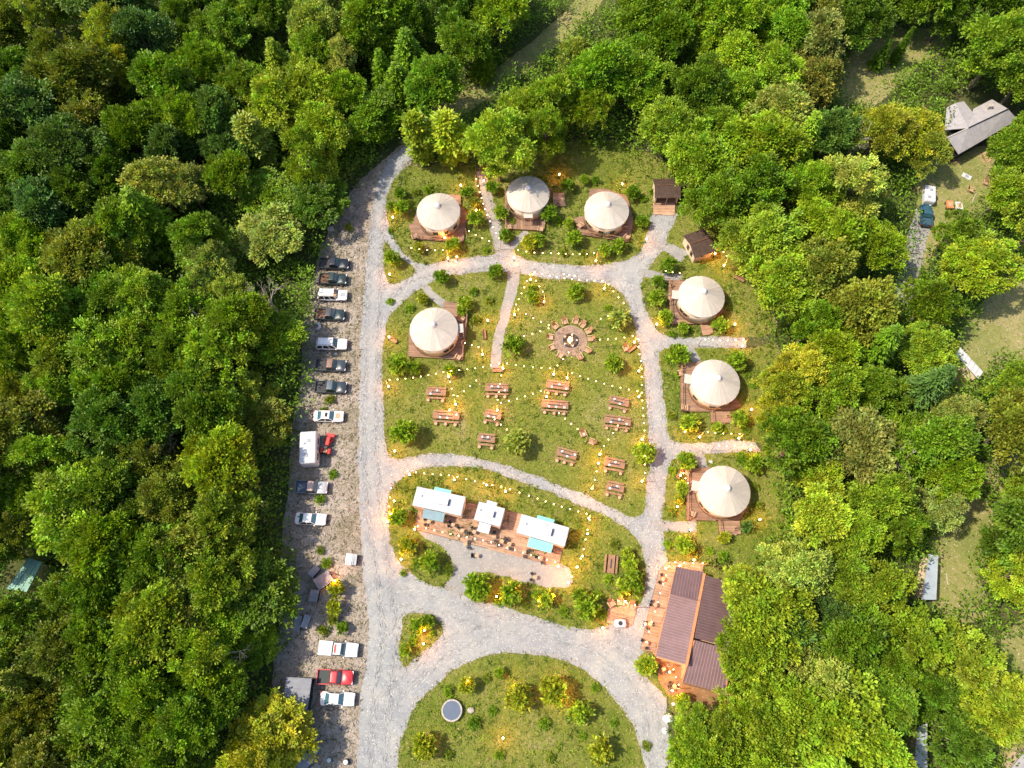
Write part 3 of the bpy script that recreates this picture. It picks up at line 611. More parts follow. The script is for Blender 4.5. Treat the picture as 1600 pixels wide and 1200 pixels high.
def car(px, py, deg, L, kind, paint, base, roofc=None, bedc=(0.03, 0.03, 0.035), hoodc=None, mark=None, group="vehicles parked along the verge", h=0.8):
    W = {"sedan": 1.82, "suv": 1.92, "pickup": 1.95, "capped": 1.97}[kind]
    c = at(px, py, h); o = new({"sedan": "parked_car", "suv": "parked_suv", "pickup": "pickup_truck", "capped": "pickup_truck"}[kind], loc=(c.x, c.y, 0), rz=D(deg))
    thing(o, base, {"sedan": "car", "suv": "suv"}.get(kind, "pickup truck"), px, py, group)
    a, b = -L / 2, L / 2; lift = 0.0 if kind == "sedan" else 0.12
    zt = 0.86 + lift if kind != "pickup" else 0.78
    q = MB(); q.loops([rrect(a + .06, b - .06, W - .16, .26 + lift, .3, front=.08), rrect(a, b, W, .42 + lift, .34, front=.08), rrect(a, b, W, zt - .14, .36, front=.09), rrect(a + .04, b - .05, W - .07, zt - 0.03, .38, front=.1), rrect(a + .12, b - .14, W - .2, zt, .36, front=.1)])
    colr(part("body", q, M["paint"], o, True), paint)
    hc = hoodc or paint
    if kind == "sedan": wx, rx0, rx1, bx = 0.19 * L, 0.06 * L, -0.20 * L, -0.36 * L
    elif kind == "suv": wx, rx0, rx1, bx = 0.20 * L, 0.08 * L, -0.40 * L, -0.465 * L
    else: wx, rx0, rx1, bx = 0.19 * L, 0.09 * L, -0.09 * L, -0.13 * L
    zb = zt if kind != "pickup" else 1.0; zr_ = {"sedan": 1.40, "suv": 1.74, "pickup": 1.72, "capped": 1.74}[kind]
    wt, wb_ = W - 0.52, W - 0.18
    if kind == "pickup":
        q = MB(); q.loops([rrect(bx + .02, b - .02, W - .02, zt - .16, .3, front=.08), rrect(bx + .02, b - .06, W - .05, .96, .34, front=.1), rrect(bx + .08, b - .16, W - .2, 1.0, .3, front=.1)]); colr(part("front_body", q, M["paint"], o, True), hc)
        bw = MB(); bl = bx - a
        for s in (-1, 1): bw.box(((a + bx) / 2 + .02, s * (W / 2 - .07), .92), (bl - .04, .11, .30))
        bw.box((a + .08, 0, .92), (.1, W - .24, .30)); colr(part("bed_side", bw, M["paint"], o), paint)
        bf = MB(); bf.box(((a + bx) / 2 + .02, 0, .80), (bl - .25, W - .3, .05)); colr(part("bed_liner", bf, M["matte"], o), bedc)
    hp = MB(); hp.loops([rrect(wx + .1, b - .28, W - .55, zb - .004, .2), rrect(wx + .13, b - .32, W - .62, zb + .022, .2)]); colr(part("hood", hp, M["paint"], o, True), hc)
    # cabin
    cb = MB(); bt = zb - 0.02
    cb.loops([[(wx, -wb_ / 2, bt), (wx, wb_ / 2, bt), (bx, wb_ / 2, bt), (bx, -wb_ / 2, bt)][::-1], [(rx0, -wt / 2, zr_), (rx0, wt / 2, zr_), (rx1, wt / 2, zr_), (rx1, -wt / 2, zr_)][::-1]]); colr(part("cabin", cb, M["paint"], o), paint)
    rf = MB(); rf.loops([rrect(rx1 - .03, rx0 + .03, wt + .04, zr_ - 0.01, .12), rrect(rx1 - .01, rx0 + .01, wt, zr_ + .03, .12), rrect(rx1 + .12, rx0 - .12, wt - .25, zr_ + .05, .12)]); colr(part("roof", rf, M["paint"], o, True), roofc or paint)
    def L3(p, q2, t): return tuple(p[i] + (q2[i] - p[i]) * t for i in range(3))
    def pane(name, A, Bq, C, Dq, i=0.08, out=(0, 0, 0)):
        ctr = [sum(v[k] for v in (A, Bq, C, Dq)) / 4 for k in range(3)]
        pts = [tuple(v[k] + (ctr[k] - v[k]) * i + out[k] for k in range(3)) for v in (A, Bq, C, Dq)]
        q = MB(); q.add(*thickq(pts, 0.008)); part(name, q, M["window_glass"] if name in ("windshield", "rear_window") else M["dark_glass"], o)
    f = 0.012
    pane("windshield", (wx, -wb_ / 2, bt), (wx, wb_ / 2, bt), (rx0, wt / 2, zr_), (rx0, -wt / 2, zr_), .10, (f, 0, f))
    pane("rear_window", (bx, -wb_ / 2, bt), (bx, wb_ / 2, bt), (rx1, wt / 2, zr_), (rx1, -wt / 2, zr_), .12, (-f - .01, 0, f))
    nseg = 3 if kind == "suv" else 2
    for s in (-1, 1):
        for k in range(nseg):
            t0, t1 = k / nseg + .015, (k + 1) / nseg - .015
            A = L3((bx, s * wb_ / 2, bt), (wx, s * wb_ / 2, bt), t0); Bq = L3((bx, s * wb_ / 2, bt), (wx, s * wb_ / 2, bt), t1)
            Cq = L3((rx1, s * wt / 2, zr_), (rx0, s * wt / 2, zr_), t1); Dq = L3((rx1, s * wt / 2, zr_), (rx0, s * wt / 2, zr_), t0)
            pane("side_window", A, Bq, Cq, Dq, .12, (0, s * f * 1.6, f * .5))
        q = MB(); q.box((wx - .12, s * (W / 2 + .06), zb + .08), (.14, .2, .13)); colr(part("mirror", q, M["paint"], o), paint)
        q = MB(); q.box((b - .12, s * (W / 2 - .33), zb - .12 if kind != "sedan" else zb - .14), (.22, .34, .13)); part("headlight", q, M["head"], o)
        q = MB(); q.box((a + .04, s * (W / 2 - .22), .8), (.12, .22, .2)); part("tail_light", q, M["tail"], o)
    for e, nm in ((b - .02, "front_bumper"), (a + .02, "rear_bumper")):
        q = MB(); q.box((e, 0, .45 + lift / 2), (.16, W - .3, .18)); part(nm, q, M["metal_dark"], o)
    if kind == "capped":
        q = MB(); q.loops([rrect(a + .06, bx - .02, W - .06, zt - .05, .1), rrect(a + .08, bx - .02, W - .12, 1.5, .1), rrect(a + .14, bx - .06, W - .26, 1.56, .1)]); colr(part("bed_cap", q, M["paint"], o), paint)
        for k in (0.33, 0.66):
            q = MB(); q.box((a + .1 + (bx - a) * .5, (k - .5) * W * .8, 1.565), ((bx - a) * .85, .04, .03)); part("cap_rib", q, M["grey_metal"], o)
        q = MB(); q.box((rx1 + .22, 0, zr_ + .07), (.28, 1.1, .06)); part("light_bar", q, M["red"], o)
    if kind == "suv":
        for s in (-1, 1):
            q = MB(); q.tube([(rx1 + .2, s * (wt / 2 - .08), zr_ + .09), (rx0 - .2, s * (wt / 2 - .08), zr_ + .09)], .025); part("roof_rail", q, M["metal_dark"], o)
    if mark == "sunroof":
        q = MB(); q.box((rx0 - .45, 0, zr_ + .053), (.5, .75, .02)); part("sunroof", q, M["dark_glass"], o)
    if mark == "orange_panels":
        q = MB(); q.box((rx0 - .45, 0, zr_ + .053), (.4, .7, .02)); part("sunroof", q, M["dark_glass"], o)
        q = MB(); q.loops([rrect(wx + .2, b - .5, W - .9, zb + .02, .15), rrect(wx + .2, b - .5, W - .9, zb + .03, .15)]); part("hood_panel", q, M["wood_pale"], o)
    if mark == "hood_scoop":
        q = MB(); q.box(((wx + b) / 2, 0, zb + .03), (.75, .75, .03)); part("hood_scoop", q, M["grey_metal"], o)
    wheels(o, L, W, r=.33 if kind == "sedan" else .38)
    return o
DK = (0.016, 0.022, 0.034); DT = (0.022, 0.04, 0.045); WH = (0.78, 0.77, 0.76)
car(522, 412, -2, 4.9, "pickup", DK, "navy-black pickup truck, topmost of the parked vehicles")
car(520, 436, -1, 4.5, "pickup", DT, "very dark green-grey pickup with rear half under branches", bedc=(0.12, 0.06, 0.03))
car(519.5, 461, -1, 4.75, "suv", WH, "white suv with a grey square on its hood", mark="hood_scoop")
car(515, 491.5, -2, 4.9, "pickup", DT, "dark pickup truck with a rusty brown load bed", bedc=(0.20, 0.10, 0.065), roofc=(0.06, 0.065, 0.07))
car(518, 537.5, -1, 4.9, "suv", WH, "plain white suv parked below the dark rusty-bed pickup")
car(517, 571, -2, 4.75, "pickup", (0.04, 0.055, 0.075), "dark blue pickup with a reddish cab roof", roofc=(0.24, 0.14, 0.11))
car(517, 605, -2, 4.9, "pickup", (0.03, 0.045, 0.06), "dark slate-blue pickup truck above the white sunroof sedan", roofc=(0.09, 0.12, 0.15))
car(513, 650, -1, 4.6, "sedan", WH, "white sedan with sunroof and tan hood panel", mark="orange_panels")
car(487, 761.5, -2, 4.7, "pickup", (0.05, 0.08, 0.11), "pickup with pale grey hood and dark blue bed", hoodc=(0.38, 0.39, 0.42), bedc=(0.05, 0.085, 0.13), roofc=(0.42, 0.30, 0.27))
car(485, 810.5, -3, 4.5, "sedan", WH, "white sedan parked alone below the grey-hooded pickup")
car(529, 1014, -4, 5.3, "capped", WH, "white pickup with a covered bed and red light bar")
car(523.5, 1058, -2, 4.9, "pickup", (0.46, 0.03, 0.04), "red pickup truck with a black load bed", bedc=(0.03, 0.04, 0.04))
car(527, 1092, -2, 4.6, "sedan", WH, "white sedan just below the red pickup")
car(1447, 336, 80, 4.2, "pickup", (0.03, 0.09, 0.13), "dark teal pickup in the yard of the grey-roofed house", group=None, bedc=(0.03, 0.08, 0.11))

# caravan
def caravan(px, py, deg, L, W, h, base, cat="caravan"):
    c = at(px, py, h * .8); o = new("caravan", loc=(c.x, c.y, 0), rz=D(deg)); thing(o, base, cat, px, py)
    q = MB(); q.loops([rrect(-L / 2, L / 2, W, z, r, 5) if False else rrect(-L / 2 * k, L / 2 * k, W * kw, z, .25) for z, k, kw, r in ((.45, 1, 1, .2), (h * .7, 1.0, 1, .2), (h - .12, .97, .96, .2), (h, .9, .86, .2))])
    part("body", q, M["white"], o, False)
    for x, y in ((-L * .25, .2), (L * .2, -.1)):
        q = MB(); q.box((x, y, h + .04), (.45, .45, .1)); part("roof_hatch", q, M["grey_metal"], o)
    for x in (-L * .25, L * .22):
        q = MB(); q.box((x, -W / 2 - .005, h * .58), (1.0, .05, .55)); part("window", q, M["dark_glass"], o)
    q = MB(); q.box((0.05, -W / 2 - .008, h * .45), (.7, .04, 1.6)); part("door", q, M["grey_metal"], o)
    q = MB(); q.box((L / 2 + .45, 0, .5), (1.0, .1, .09)); q.box((L / 2 + .9, 0, .25), (.09, .09, .5)); part("drawbar", q, M["metal_dark"], o)
    for s in (-1, 1):
        wv = new("wheel", parent=o, loc=(0, s * (W / 2 - .15), .32)); wv.rotation_euler = (math.pi / 2, 0, 0)
        q = MB(); q.lathe([(.32, -.1), (.32, .1)], n=14); part("tyre", q, M["rubber"], wv); q = MB(); q.lathe([(.18, -.105), (.18, .105)], n=10); part("rim", q, M["grey_metal"], wv)
    return o
caravan(482, 700, 94, 5.0, 2.5, 2.6, "white caravan under the forest edge beside a red tractor")
caravan(1453, 303, 78, 3.4, 1.9, 1.4, "small white trailer behind the dark teal pickup", "trailer")

# red tractor
def tractor(px, py, deg, base):
    c = at(px, py, .6); o = new("tractor", loc=(c.x, c.y, 0), rz=D(deg)); thing(o, base, "tractor", px, py)
    q = MB(); q.loops([rrect(.1, 1.5, .6, z, .12) for z in (.55, 1.0)] + [rrect(.15, 1.4, .45, 1.1, .12)]); part("hood", q, M["red"], o)
    q = MB(); q.box((-.2, 0, .55), (2.4, .35, .25)); part("chassis", q, M["metal_dark"], o)
    q = MB(); q.box((-.75, 0, .85), (.5, .5, .12)); q.box((-1.0, 0, 1.1), (.1, .5, .45)); part("seat", q, M["wood_pale"], o)
    q = MB(); q.tube([(-.1, 0, .9), (-.3, 0, 1.25)], .03); q.lathe([(.22, 1.22), (.24, 1.25), (.22, 1.28)], (-.3, 0, 0), 12); part("steering_wheel", q, M["metal_dark"], o)
    for s in (-1, 1):
        q = MB(); q.slab([(-1.15, s * .38, 1.12), (-.35, s * .38, 1.12), (-.35, s * .78, 1.08), (-1.15, s * .78, 1.08)], .05); part("fender", q, M["red"], o)
        for x, r, w in ((-.75, .55, .3), (1.15, .34, .2)):
            wv = new("wheel", parent=o, loc=(x, s * (.62 if x < 0 else .5), r)); wv.rotation_euler = (math.pi / 2, 0, 0)
            q = MB(); q.lathe([(r * .9, -w / 2), (r, -w / 3), (r, w / 3), (r * .9, w / 2)], n=16); part("tyre", q, M["rubber"], wv); q = MB(); q.lathe([(r * .55, -w / 2 - .01), (r * .55, w / 2 + .01)], n=10); part("rim", q, M["red"], wv)
    q = MB(); q.box((1.85, 0, .4), (.5, 1.3, .5)); part("bucket", q, M["red"], o)
    q = MB(); q.tube([(.6, .45, .8), (1.75, .45, .5)], .05); q.tube([(.6, -.45, .8), (1.75, -.45, .5)], .05); part("loader_arm", q, M["red"], o)
tractor(511, 698, 80, "red tractor with front bucket right of the caravan")

# ------------------------------------------------------------ sheds, bins, clutter along the verge
def crate(px, py, deg, d, mat, lidm, base, cat, name, h=0):
    c = at(px, py, d[2]); o = new(name, loc=(c.x, c.y, 0), rz=D(deg)); thing(o, base, cat, px, py)
    q = MB(); q.box((0, 0, d[2] / 2), (d[0], d[1], d[2])); part("body", q, mat, o)
    q = MB(); q.slab([(-d[0] / 2 - .04, -d[1] / 2 - .04, d[2] + .04), (d[0] / 2 + .04, -d[1] / 2 - .04, d[2] + .04), (d[0] / 2 + .04, d[1] / 2 + .04, d[2] + .14), (-d[0] / 2 - .04, d[1] / 2 + .04, d[2] + .14)], .06); part("lid", q, lidm, o)
    for k in range(int(d[0] / .3)):
        q = MB(); q.box((-d[0] / 2 + .15 + k * .3, 0, d[2] + .10), (.04, d[1], .08)); part("rib", q, lidm, o)
    return o
crate(545, 874, -4, (.85, 1.5, .9), M["white"], M["white"], "white box bin with a grey half beside the road edge", "bin", "bin")
crate(552.5, 874.5, -4, (.8, 1.45, .85), M["metal_dark"], M["grey_metal"], "dark half-box joined to the white bin", "bin", "bin")
crate(505.5, 906.5, 35, (2.3, 1.6, .9), M["metal_dark"], M["carport"], "largest dark grey crate beside the lit verge shrub", "crate", "crate")
crate(490.5, 892.5, 50, (1.5, .9, .7), M["metal_dark"], M["carport"], "narrow dark crate above the largest grey crate", "crate", "crate")
crate(490.5, 931, 82, (1.5, 1.1, .9), M["metal_dark"], M["carport"], "upright dark grey box below the largest crate", "crate", "crate")
crate(478, 971, 75, (1.6, .8, .6), M["grey_metal"], M["grey_metal"], "blue-grey scrap box at the forest edge", "crate", "crate")
crate(465, 974, 85, (1.9, .9, .5), M["metal_dark"], M["carport"], "black scrap box half under the branches", "crate", "crate")
c = at(465, 1084, 2.3); o = new("carport", loc=(c.x, c.y, 0), rz=D(-3)); thing(o, "dark grey lean-to shed at the forest edge left of the red pickup", "shed", 463, 1084)
q = MB(); q.slab([(-1.7, -1.95, 2.55), (1.55, -1.95, 2.15), (1.55, 1.95, 2.15), (-1.7, 1.95, 2.55)], .1); part("roof", q, M["carport"], o)
for k in range(7):
    q = MB(); y = -1.8 + k * .6; q.slab([(-1.68, y, 2.585), (1.53, y, 2.185), (1.53, y + .05, 2.185), (-1.68, y + .05, 2.585)], .03); part("roof_rib", q, M["carport"], o)
q = MB(); q.box((0, 1.8, 1.05), (3, .1, 2.1)); q.box((0, -1.8, 1.05), (3, .1, 2.1)); q.box((-1.5, 0, 1.05), (.1, 3.5, 2.1)); part("wall", q, M["metal_dark"], o)
q = MB(); q.box((1.35, 0, .95), (.08, 3.4, 1.9)); part("door", q, M["metal_dark"], o)
# white curved tarp, pipes, rocks
def rock(px, py, s, base, mat="stone", name="boulder", cat="boulder"):
    c = at(px, py); r = random.Random(int(px * 7 + py)); q = MB(); n = 9
    q.loops([[(s * k * math.cos(2 * math.pi * i / n) * r.uniform(.8, 1.15), s * k * .8 * math.sin(2 * math.pi * i / n) * r.uniform(.8, 1.15), z * s) for i in range(n)] for k, z in ((.9, 0), (1, .25), (.75, .55), (.35, .7))])
    o = part(name, q, M[mat], None, False); o.location = c; thing(o, base, cat, px, py); return o
o = new("rolled_tarp"); c = at(495, 511); o.location = c; thing(o, "curled white tarp below the rusty-bed pickup", "tarp", 495, 511)
q = MB(); q.tube([(-.6, .35, .18), (-.1, .6, .2), (.45, .35, .2), (.55, -.15, .2), (.2, -.5, .2), (-.1, -.45, .18)], [.1, .22, .26, .26, .22, .08], 8); part("roll", q, M["white"], o, True)
rock(524.5, 553.5, .3, "white stone between the plain suv and the dark blue pickup", "white")
rock(516, 345, .55, "pale broken rock highest on the parking verge", "white")
rock(517, 358, .7, "large pale rock on the upper parking verge", "stone")
rock(540, 380, .3, "small stone beside the upper gravel road", "stone")
rock(1044, 1122, .75, "round white boulder by the road below the lodge", "white")
rock(1039, 1142, .5, "jagged white rock pair by the lower road", "white")
rock(1052, 1100, .3, "small white boulder just below the lodge dirt yard", "white")
rock(1111, 722, .35, "white stone by the path above the lowest yurt", "white")
rock(736, 1110, .5, "grey rock right of the round trampoline", "stone")
# machinery at the bottom edge
o = new("excavator_boom"); c = at(468, 1170, 1.0); o.location = (c.x, c.y, 0); o.rotation_euler = (0, 0, D(66)); thing(o, "blue-grey machine boom under branches at the bottom edge", "machine", 468, 1170)
q = MB(); q.box((-.5, 0, 1.0), (4.4, .5, .6)); part("boom", q, M["pale_roof"], o)
q = MB(); q.box((2.1, 0, .9), (.9, .9, .5)); part("head", q, M["pale_roof"], o)
for x in (-2.2, -.6, .8):
    q = MB(); q.box((x, -.34, 1.0), (.35, .2, .4)); part("bracket", q, M["metal_dark"], o)
q = MB(); q.box((0, 0, .35), (.8, 1.0, .7)); part("stand", q, M["metal_dark"], o)
o = new("trailer_chassis"); c = at(482, 1182, .6); o.location = (c.x, c.y, 0); o.rotation_euler = (0, 0, D(60)); thing(o, "white and black trailer chassis with exposed wheel at the bottom edge", "trailer", 482, 1182)
q = MB(); q.box((0, 0, .6), (3.4, 1.5, .14)); part("bed", q, M["grey_metal"], o)
q = MB(); q.box((1.2, -.5, .85), (.7, .5, .4)); q.box((-.2, -.55, .85), (.8, .5, .35)); part("toolbox", q, M["white"], o)
for x, y, r in ((.7, .25, .42), (-1.0, -.8, .35), (-1.0, .8, .35)):
    wv = new("wheel", parent=o, loc=(x, y, .78 if r > .4 else .35)); wv.rotation_euler = (0, 0, 0) if r > .4 else (math.pi / 2, 0, 0)
    q = MB(); q.lathe([(r * .85, -.1), (r, -.06), (r, .06), (r * .85, .1)], n=18); part("tyre", q, M["rubber"], wv); q = MB(); q.lathe([(r * .55, -.11), (r * .55, .11)], n=12); part("rim", q, M["white"], wv)
def drum(px, py, r, h, mat, base, cat="barrel", name="barrel"):
    c = at(px, py, h); o = new(name, loc=(c.x, c.y, 0)); thing(o, base, cat, px, py)
    q = MB(); q.lathe([(r * .93, 0), (r, .05), (r, h - .05), (r * .93, h)], n=16); part("body", q, mat, o); q = MB(); q.lathe([(r * .8, h + .002), (r * .8, h + .05), (r * .4, h + .07)], n=14); part("lid", q, M["white"], o); return o
drum(514, 1188, .35, .6, M["teal_dark"], "dark green tub on the verge at the bottom edge")
drum(540, 1191, .38, .7, M["metal_dark"], "black and white drum beside the road at the bottom edge")

# trampoline
c = at(706, 1110, .5); o = new("trampoline", loc=(c.x, c.y, 0)); thing(o, "round slate-blue trampoline on the roundabout lawn", "trampoline", 706, 1110)
q = MB(); q.lathe([(1.16, .60), (1.16, .615)], n=36); part("mat", q, simple("trampoline_mat", (0.075, 0.105, 0.16), 0.6, 0.08, 1), o)
q = MB(); n = 36
for k in range(n): pass
q.loops([[(r * math.cos(2 * math.pi * i / n), r * math.sin(2 * math.pi * i / n), z) for i in range(n)] for r, z in ((1.17, .6), (1.17, .66), (1.38, .66), (1.38, .58))], cap=False); part("rim_pad", q, M["stone"], o, False)
for k in range(6):
    a = k * math.pi / 3; q = MB(); q.tube([(1.3 * math.cos(a), 1.3 * math.sin(a), 0), (1.3 * math.cos(a), 1.3 * math.sin(a), .6)], .035); part("leg", q, M["grey_metal"], o)

# ------------------------------------------------------------ distant houses, right side
def gable_house():
    Bc = at(1525, 205); o = new("house", loc=Bc); thing(o, "grey-roofed house with dark eaves among the trees, upper right", "house", 1525, 200)
    e, r = 3.0, 4.6
    facet("roof", o, Bc, [(1480, 215, r - .3), (1513, 200, r), (1536, 219, e), (1498, 241, e)], M["grey_roof"], rib=None)
    facet("roof", o, Bc, [(1513, 200, r), (1575, 170, r), (1590, 187, e), (1536, 219, e)], M["grey_roof"])
    facet("roof", o, Bc, [(1513, 200, r), (1575, 170, r), (1550, 155, e + .2), (1521, 170, e + .2)], M["grey_roof"])
    facet("wing_roof", o, Bc, [(1493, 161, e + .5), (1513, 200, r - .05), (1476, 203, e + .5), (1479, 168, e + .1)], M["grey_roof"])
    facet("wing_roof", o, Bc, [(1493, 161, e + .5), (1513, 200, r - .05), (1522, 178, e + .7), (1506, 158, e + .2)], M["grey_roof"])
    strip3("ridge_cap", (1479, 215.5, r - .3), (1513, 200, r), .2, .06, M["stone"], o, Bc); strip3("ridge_cap", (1513, 200, r), (1576, 170, r), .2, .06, M["metal_dark"], o, Bc)
    f = [at(x_, y_, 2.85)[:2] for x_, y_ in ((1482, 212), (1499, 237), (1533, 217), (1583, 188), (1560, 168), (1500, 180))]
    w = MB(); w.prism([(p[0] - Bc.x, p[1] - Bc.y) for p in f], 0, 2.85); part("wall", w, M["metal_dark"], o)
    for k in range(3):
        p = at(1502, 238).lerp(at(1532, 221), (k + .5) / 3) - Bc; q = MB(); a = math.atan2(at(1532, 221).y - at(1502, 238).y, at(1532, 221).x - at(1502, 238).x)
        q.box((p.x, p.y, 1.4), (1.0, .1, 1.1), a); part("window", q, M["dark_glass"], o)
    q = MB(); p = at(1545, 168, 4) - Bc; q.box((p.x, p.y, 4.1), (.7, .7, 1.2)); part("chimney", q, M["stone"], o)
gable_house()
make_deck([(1473, 222), (1499, 250), (1494, 256), (1470, 232)], .2, D(-48), "brown side deck left of the grey-roofed house", (1484, 240), [(0, 3)], 21, tone=.8)
def steps(px, py, deg, base):
    c = at(px, py); o = new("timber_steps", loc=c, rz=D(deg)); thing(o, base, "steps", px, py)
    for k in range(5):
        q = MB(); q.box((0, -.35 * k, .75 - .16 * k), (1.3, .3, .05)); part("tread", q, M["wood_pale"], o)
    for s in (-1, 1):
        q = MB(); q.slab([(s * .6 - .03, .2, .8), (s * .6 + .03, .2, .8), (s * .6 + .03, -1.6, .05), (s * .6 - .03, -1.6, .05)], .2); part("stringer", q, M["wood"], o)
steps(1536, 243, 32, "wooden steps at the corner of the grey-roofed house")
def simple_roof(pts, z, name, mat, base, cat, px, py, rib=.5, ribmat=None, slope=0.25):
    Bc = at(px, py); o = new(name, loc=Bc); thing(o, base, cat, px, py)
    facet("roof", o, Bc, [(p[0], p[1], z + (slope if i in (2, 3) else 0)) for i, p in enumerate(pts)], mat, .1, rib=rib, ribmat=ribmat)
    cx = sum(p[0] for p in pts) / len(pts); cy = sum(p[1] for p in pts) / len(pts)
    w = MB(); w.prism([tuple((at(cx + (p[0] - cx) * .88, cy + (p[1] - cy) * .88, z) - Bc)[:2]) for p in pts], 0, z - .12); part("wall", w, M["truck_wall"], o); return o
simple_roof([(1500, 542), (1536, 581), (1529, 592), (1494, 554)], 2.2, "long_trailer", M["white"], "long white-roofed trailer at the edge of the right clearing", "trailer", 1515, 566, .8, M["stone"])
simple_roof([(1451, 866), (1466, 868), (1463, 937), (1440, 937)], 2.3, "greenhouse", M["pale_roof"], "pale blue greenhouse roof beside the brown clearing", "greenhouse", 1452, 905, 1.0, M["stone"], .3)
simple_roof([(1434, 1136), (1449, 1130), (1449, 1215), (1425, 1215)], 2.5, "greenhouse", M["pale_roof"], "pale blue shed roof at the bottom right edge", "shed", 1438, 1170, 1.0, M["stone"], .3)
simple_roof([(1600, 1175), (1640, 1160), (1640, 1240), (1570, 1212)], 2.5, "outbuilding", M["grey_roof"], "grey roof corner in the bottom right corner", "shed", 1595, 1192, 1.0)
simple_roof([(44, 872), (66, 878), (42, 925), (10, 920)], 3.2, "cabin", M["green_roof"], "pale green metal roof of a cabin in the left forest", "cabin", 36, 902, 0.6, M["green_roof"])
q = MB(); 
def small_cart(px, py, deg, mat, base):
    c = at(px, py, .5); o = new("garden_cart", loc=(c.x, c.y, 0), rz=D(deg)); thing(o, base, "cart", px, py)
    q = MB(); q.loops([rrect(-.75, .75, 1.1, z, .15) for z in (.35, .7)]); part("tray", q, mat, o)
    q = MB(); q.box((0, 0, .72), (.9, .7, .05)); part("load", q, M["wood_pale"], o)
    for x in (-.5, .5):
        for s in (-1, 1):
            wv = new("wheel", parent=o, loc=(x, s * .52, .22)); wv.rotation_euler = (math.pi / 2, 0, 0); k = MB(); k.lathe([(.22, -.05), (.22, .05)], n=12); part("tyre", k, M["rubber"], wv)
    q = MB(); q.tube([(.7, 0, .45), (1.5, 0, .7)], .03); part("handle", q, M["metal_dark"], o)
small_cart(1484, 320, 85, M["orange"], "orange garden cart in the yard of the grey-roofed house")
small_cart(1498, 322, 88, M["white"], "small white cart beside the orange cart")
c = at(1510, 276); o = new("concrete_slab", loc=c, rz=D(-35)); q = MB(); q.box((0, 0, .06), (1.6, .9, .12)); part("slab", q, M["white"], o); q = MB(); q.box((0, 0, .15), (.6, .5, .06)); part("drain_cover", q, M["grey_metal"], o)
thing(o, "pale rectangular slab on the dry grass below the grey-roofed house", "slab", 1510, 276)
def log_(px, py, deg, L, r, base, mat="pale_bark"):
    c = at(px, py); q = MB(); q.tube([(-L / 2, 0, r), (0, .08, r * 1.05), (L / 2, 0, r * .8)], [r, r * .95, r * .7], 7); o = part("fallen_log", q, M[mat], None); o.location = c; o.rotation_euler = (0, 0, D(deg)); thing(o, base, "log", px, py)
log_(1480, 535, 35, 2.4, .09, "thin pale log at the edge of the right clearing")
log_(1556, 300, 10, 2.6, .08, "fallen pole on the dry grass right of the house yard")
log_(1522, 310, 60, 2.2, .07, "leaning pole beside the yard table set")
log_(1480, 905, 85, 1.6, .07, "short pale log on the brown clearing beside the greenhouse")
log_(541, 395, 88, 2.2, .06, "straight grey pole on the upper parking verge")

# ------------------------------------------------------------ furniture
LM = [(685, 335, "the road-bend yurt"), (825, 305, "the doorway yurt"), (948, 333, "the yurt near the open hut"), (678, 516, "the central-lawn yurt"), (1096, 465, "the yurt below the tilted hut"),
      (1118, 600, "the yurt between the footpaths"), (1132, 769, "the yurt nearest the lodge"), (1038, 310, "the open-fronted hut"), (1086, 383, "the tilted hut"), (891, 531, "the fire pit"),
      (685, 783, "the slate-awning food truck"), (765, 803, "the small food truck"), (849, 829, "the teal-awning food truck"), (1010, 950, "the lodge veranda"), (1040, 1060, "the lodge dirt yard"), (970, 960, "the small roadside deck"),
      (706, 1110, "the trampoline"), (658, 995, "the teardrop island"), (625, 410, "the triangular corner lawn"), (525, 915, "the grey crates"),
      (727, 640, "the left picnic tables"), (869, 620, "the middle picnic tables"), (965, 645, "the right picnic tables"), (960, 743, "the lower right picnic tables"), (800, 700, "the lowest lawn tree"), (900, 455, "the tree above the fire pit"),
      (797, 917, "the shrubs below the food deck"), (870, 1100, "the roundabout shrubs"), (655, 870, "the shrubs left of the food patio"), (790, 400, "the top path junction")]
NEARN = 0
def near(px, py):
    d = sorted(((px - x) ** 2 + (py - y) ** 2, n, x, y) for x, y, n in LM)[0]
    dx, dy = px - d[2], py - d[3]
    w = ("right of " if dx > 0 else "left of ") if abs(dx) > abs(dy) else ("below " if dy > 0 else "above ")
    if d[0] < 100: w = "beside "
    return w + d[1]
def make_table(L, name="picnic_table"):
    o = new(name)
    for k in range(5):
        q = MB(); q.box((0, (k - 2) * .19, .75), (L, .175, .045)); part("tabletop_plank", q, M["wood"], o)
    for s in (-1, 1):
        q = MB(); q.box((0, s * .82, .45), (L - .1, .28, .05)); part("bench_seat", q, M["wood"], o)
        for t in (-1, 1):
            q = MB(); x = t * (L / 2 - .35); q.tube([(x, s * .2, .72), (x, s * .6, .02)], .045, 4); part("leg", q, M["wood_dark"], o)
    for t in (-1, 1):
        q = MB(); q.box((t * (L / 2 - .35), 0, .40), (.08, 1.7, .06)); part("crossbar", q, M["wood_dark"], o)
    q = MB(); q.box((0, 0, .776), (L * .5, .22, .006)); colr(part("runner_cloth", q, M["matte"], o), (.03, .035, .045))
    return o
KT = {}
def reuse(key, maker):
    """first call builds the thing, later calls copy it and its parts"""
    if key not in KT:
        o = maker(); bpy.context.view_layer.update(); index_kids(o); KT[key] = o; return o
    return copy_tree(KT[key])
def mk_bottle():
    o = new("bottle"); q = MB(); q.lathe([(.06, 0), (.065, .02), (.065, .2), (.03, .27), (.025, .34)], n=10); part("glass", q, M["white"], o); q = MB(); q.lathe([(.03, .34), (.03, .38)], n=8); part("cap", q, M["orange"], o); return o
def mk_plate():
    o = new("plate"); q = MB(); q.lathe([(.08, 0), (.16, .015), (.2, .035), (.17, .02), (.02, .015)], n=16); part("dish", q, M["white"], o); return o
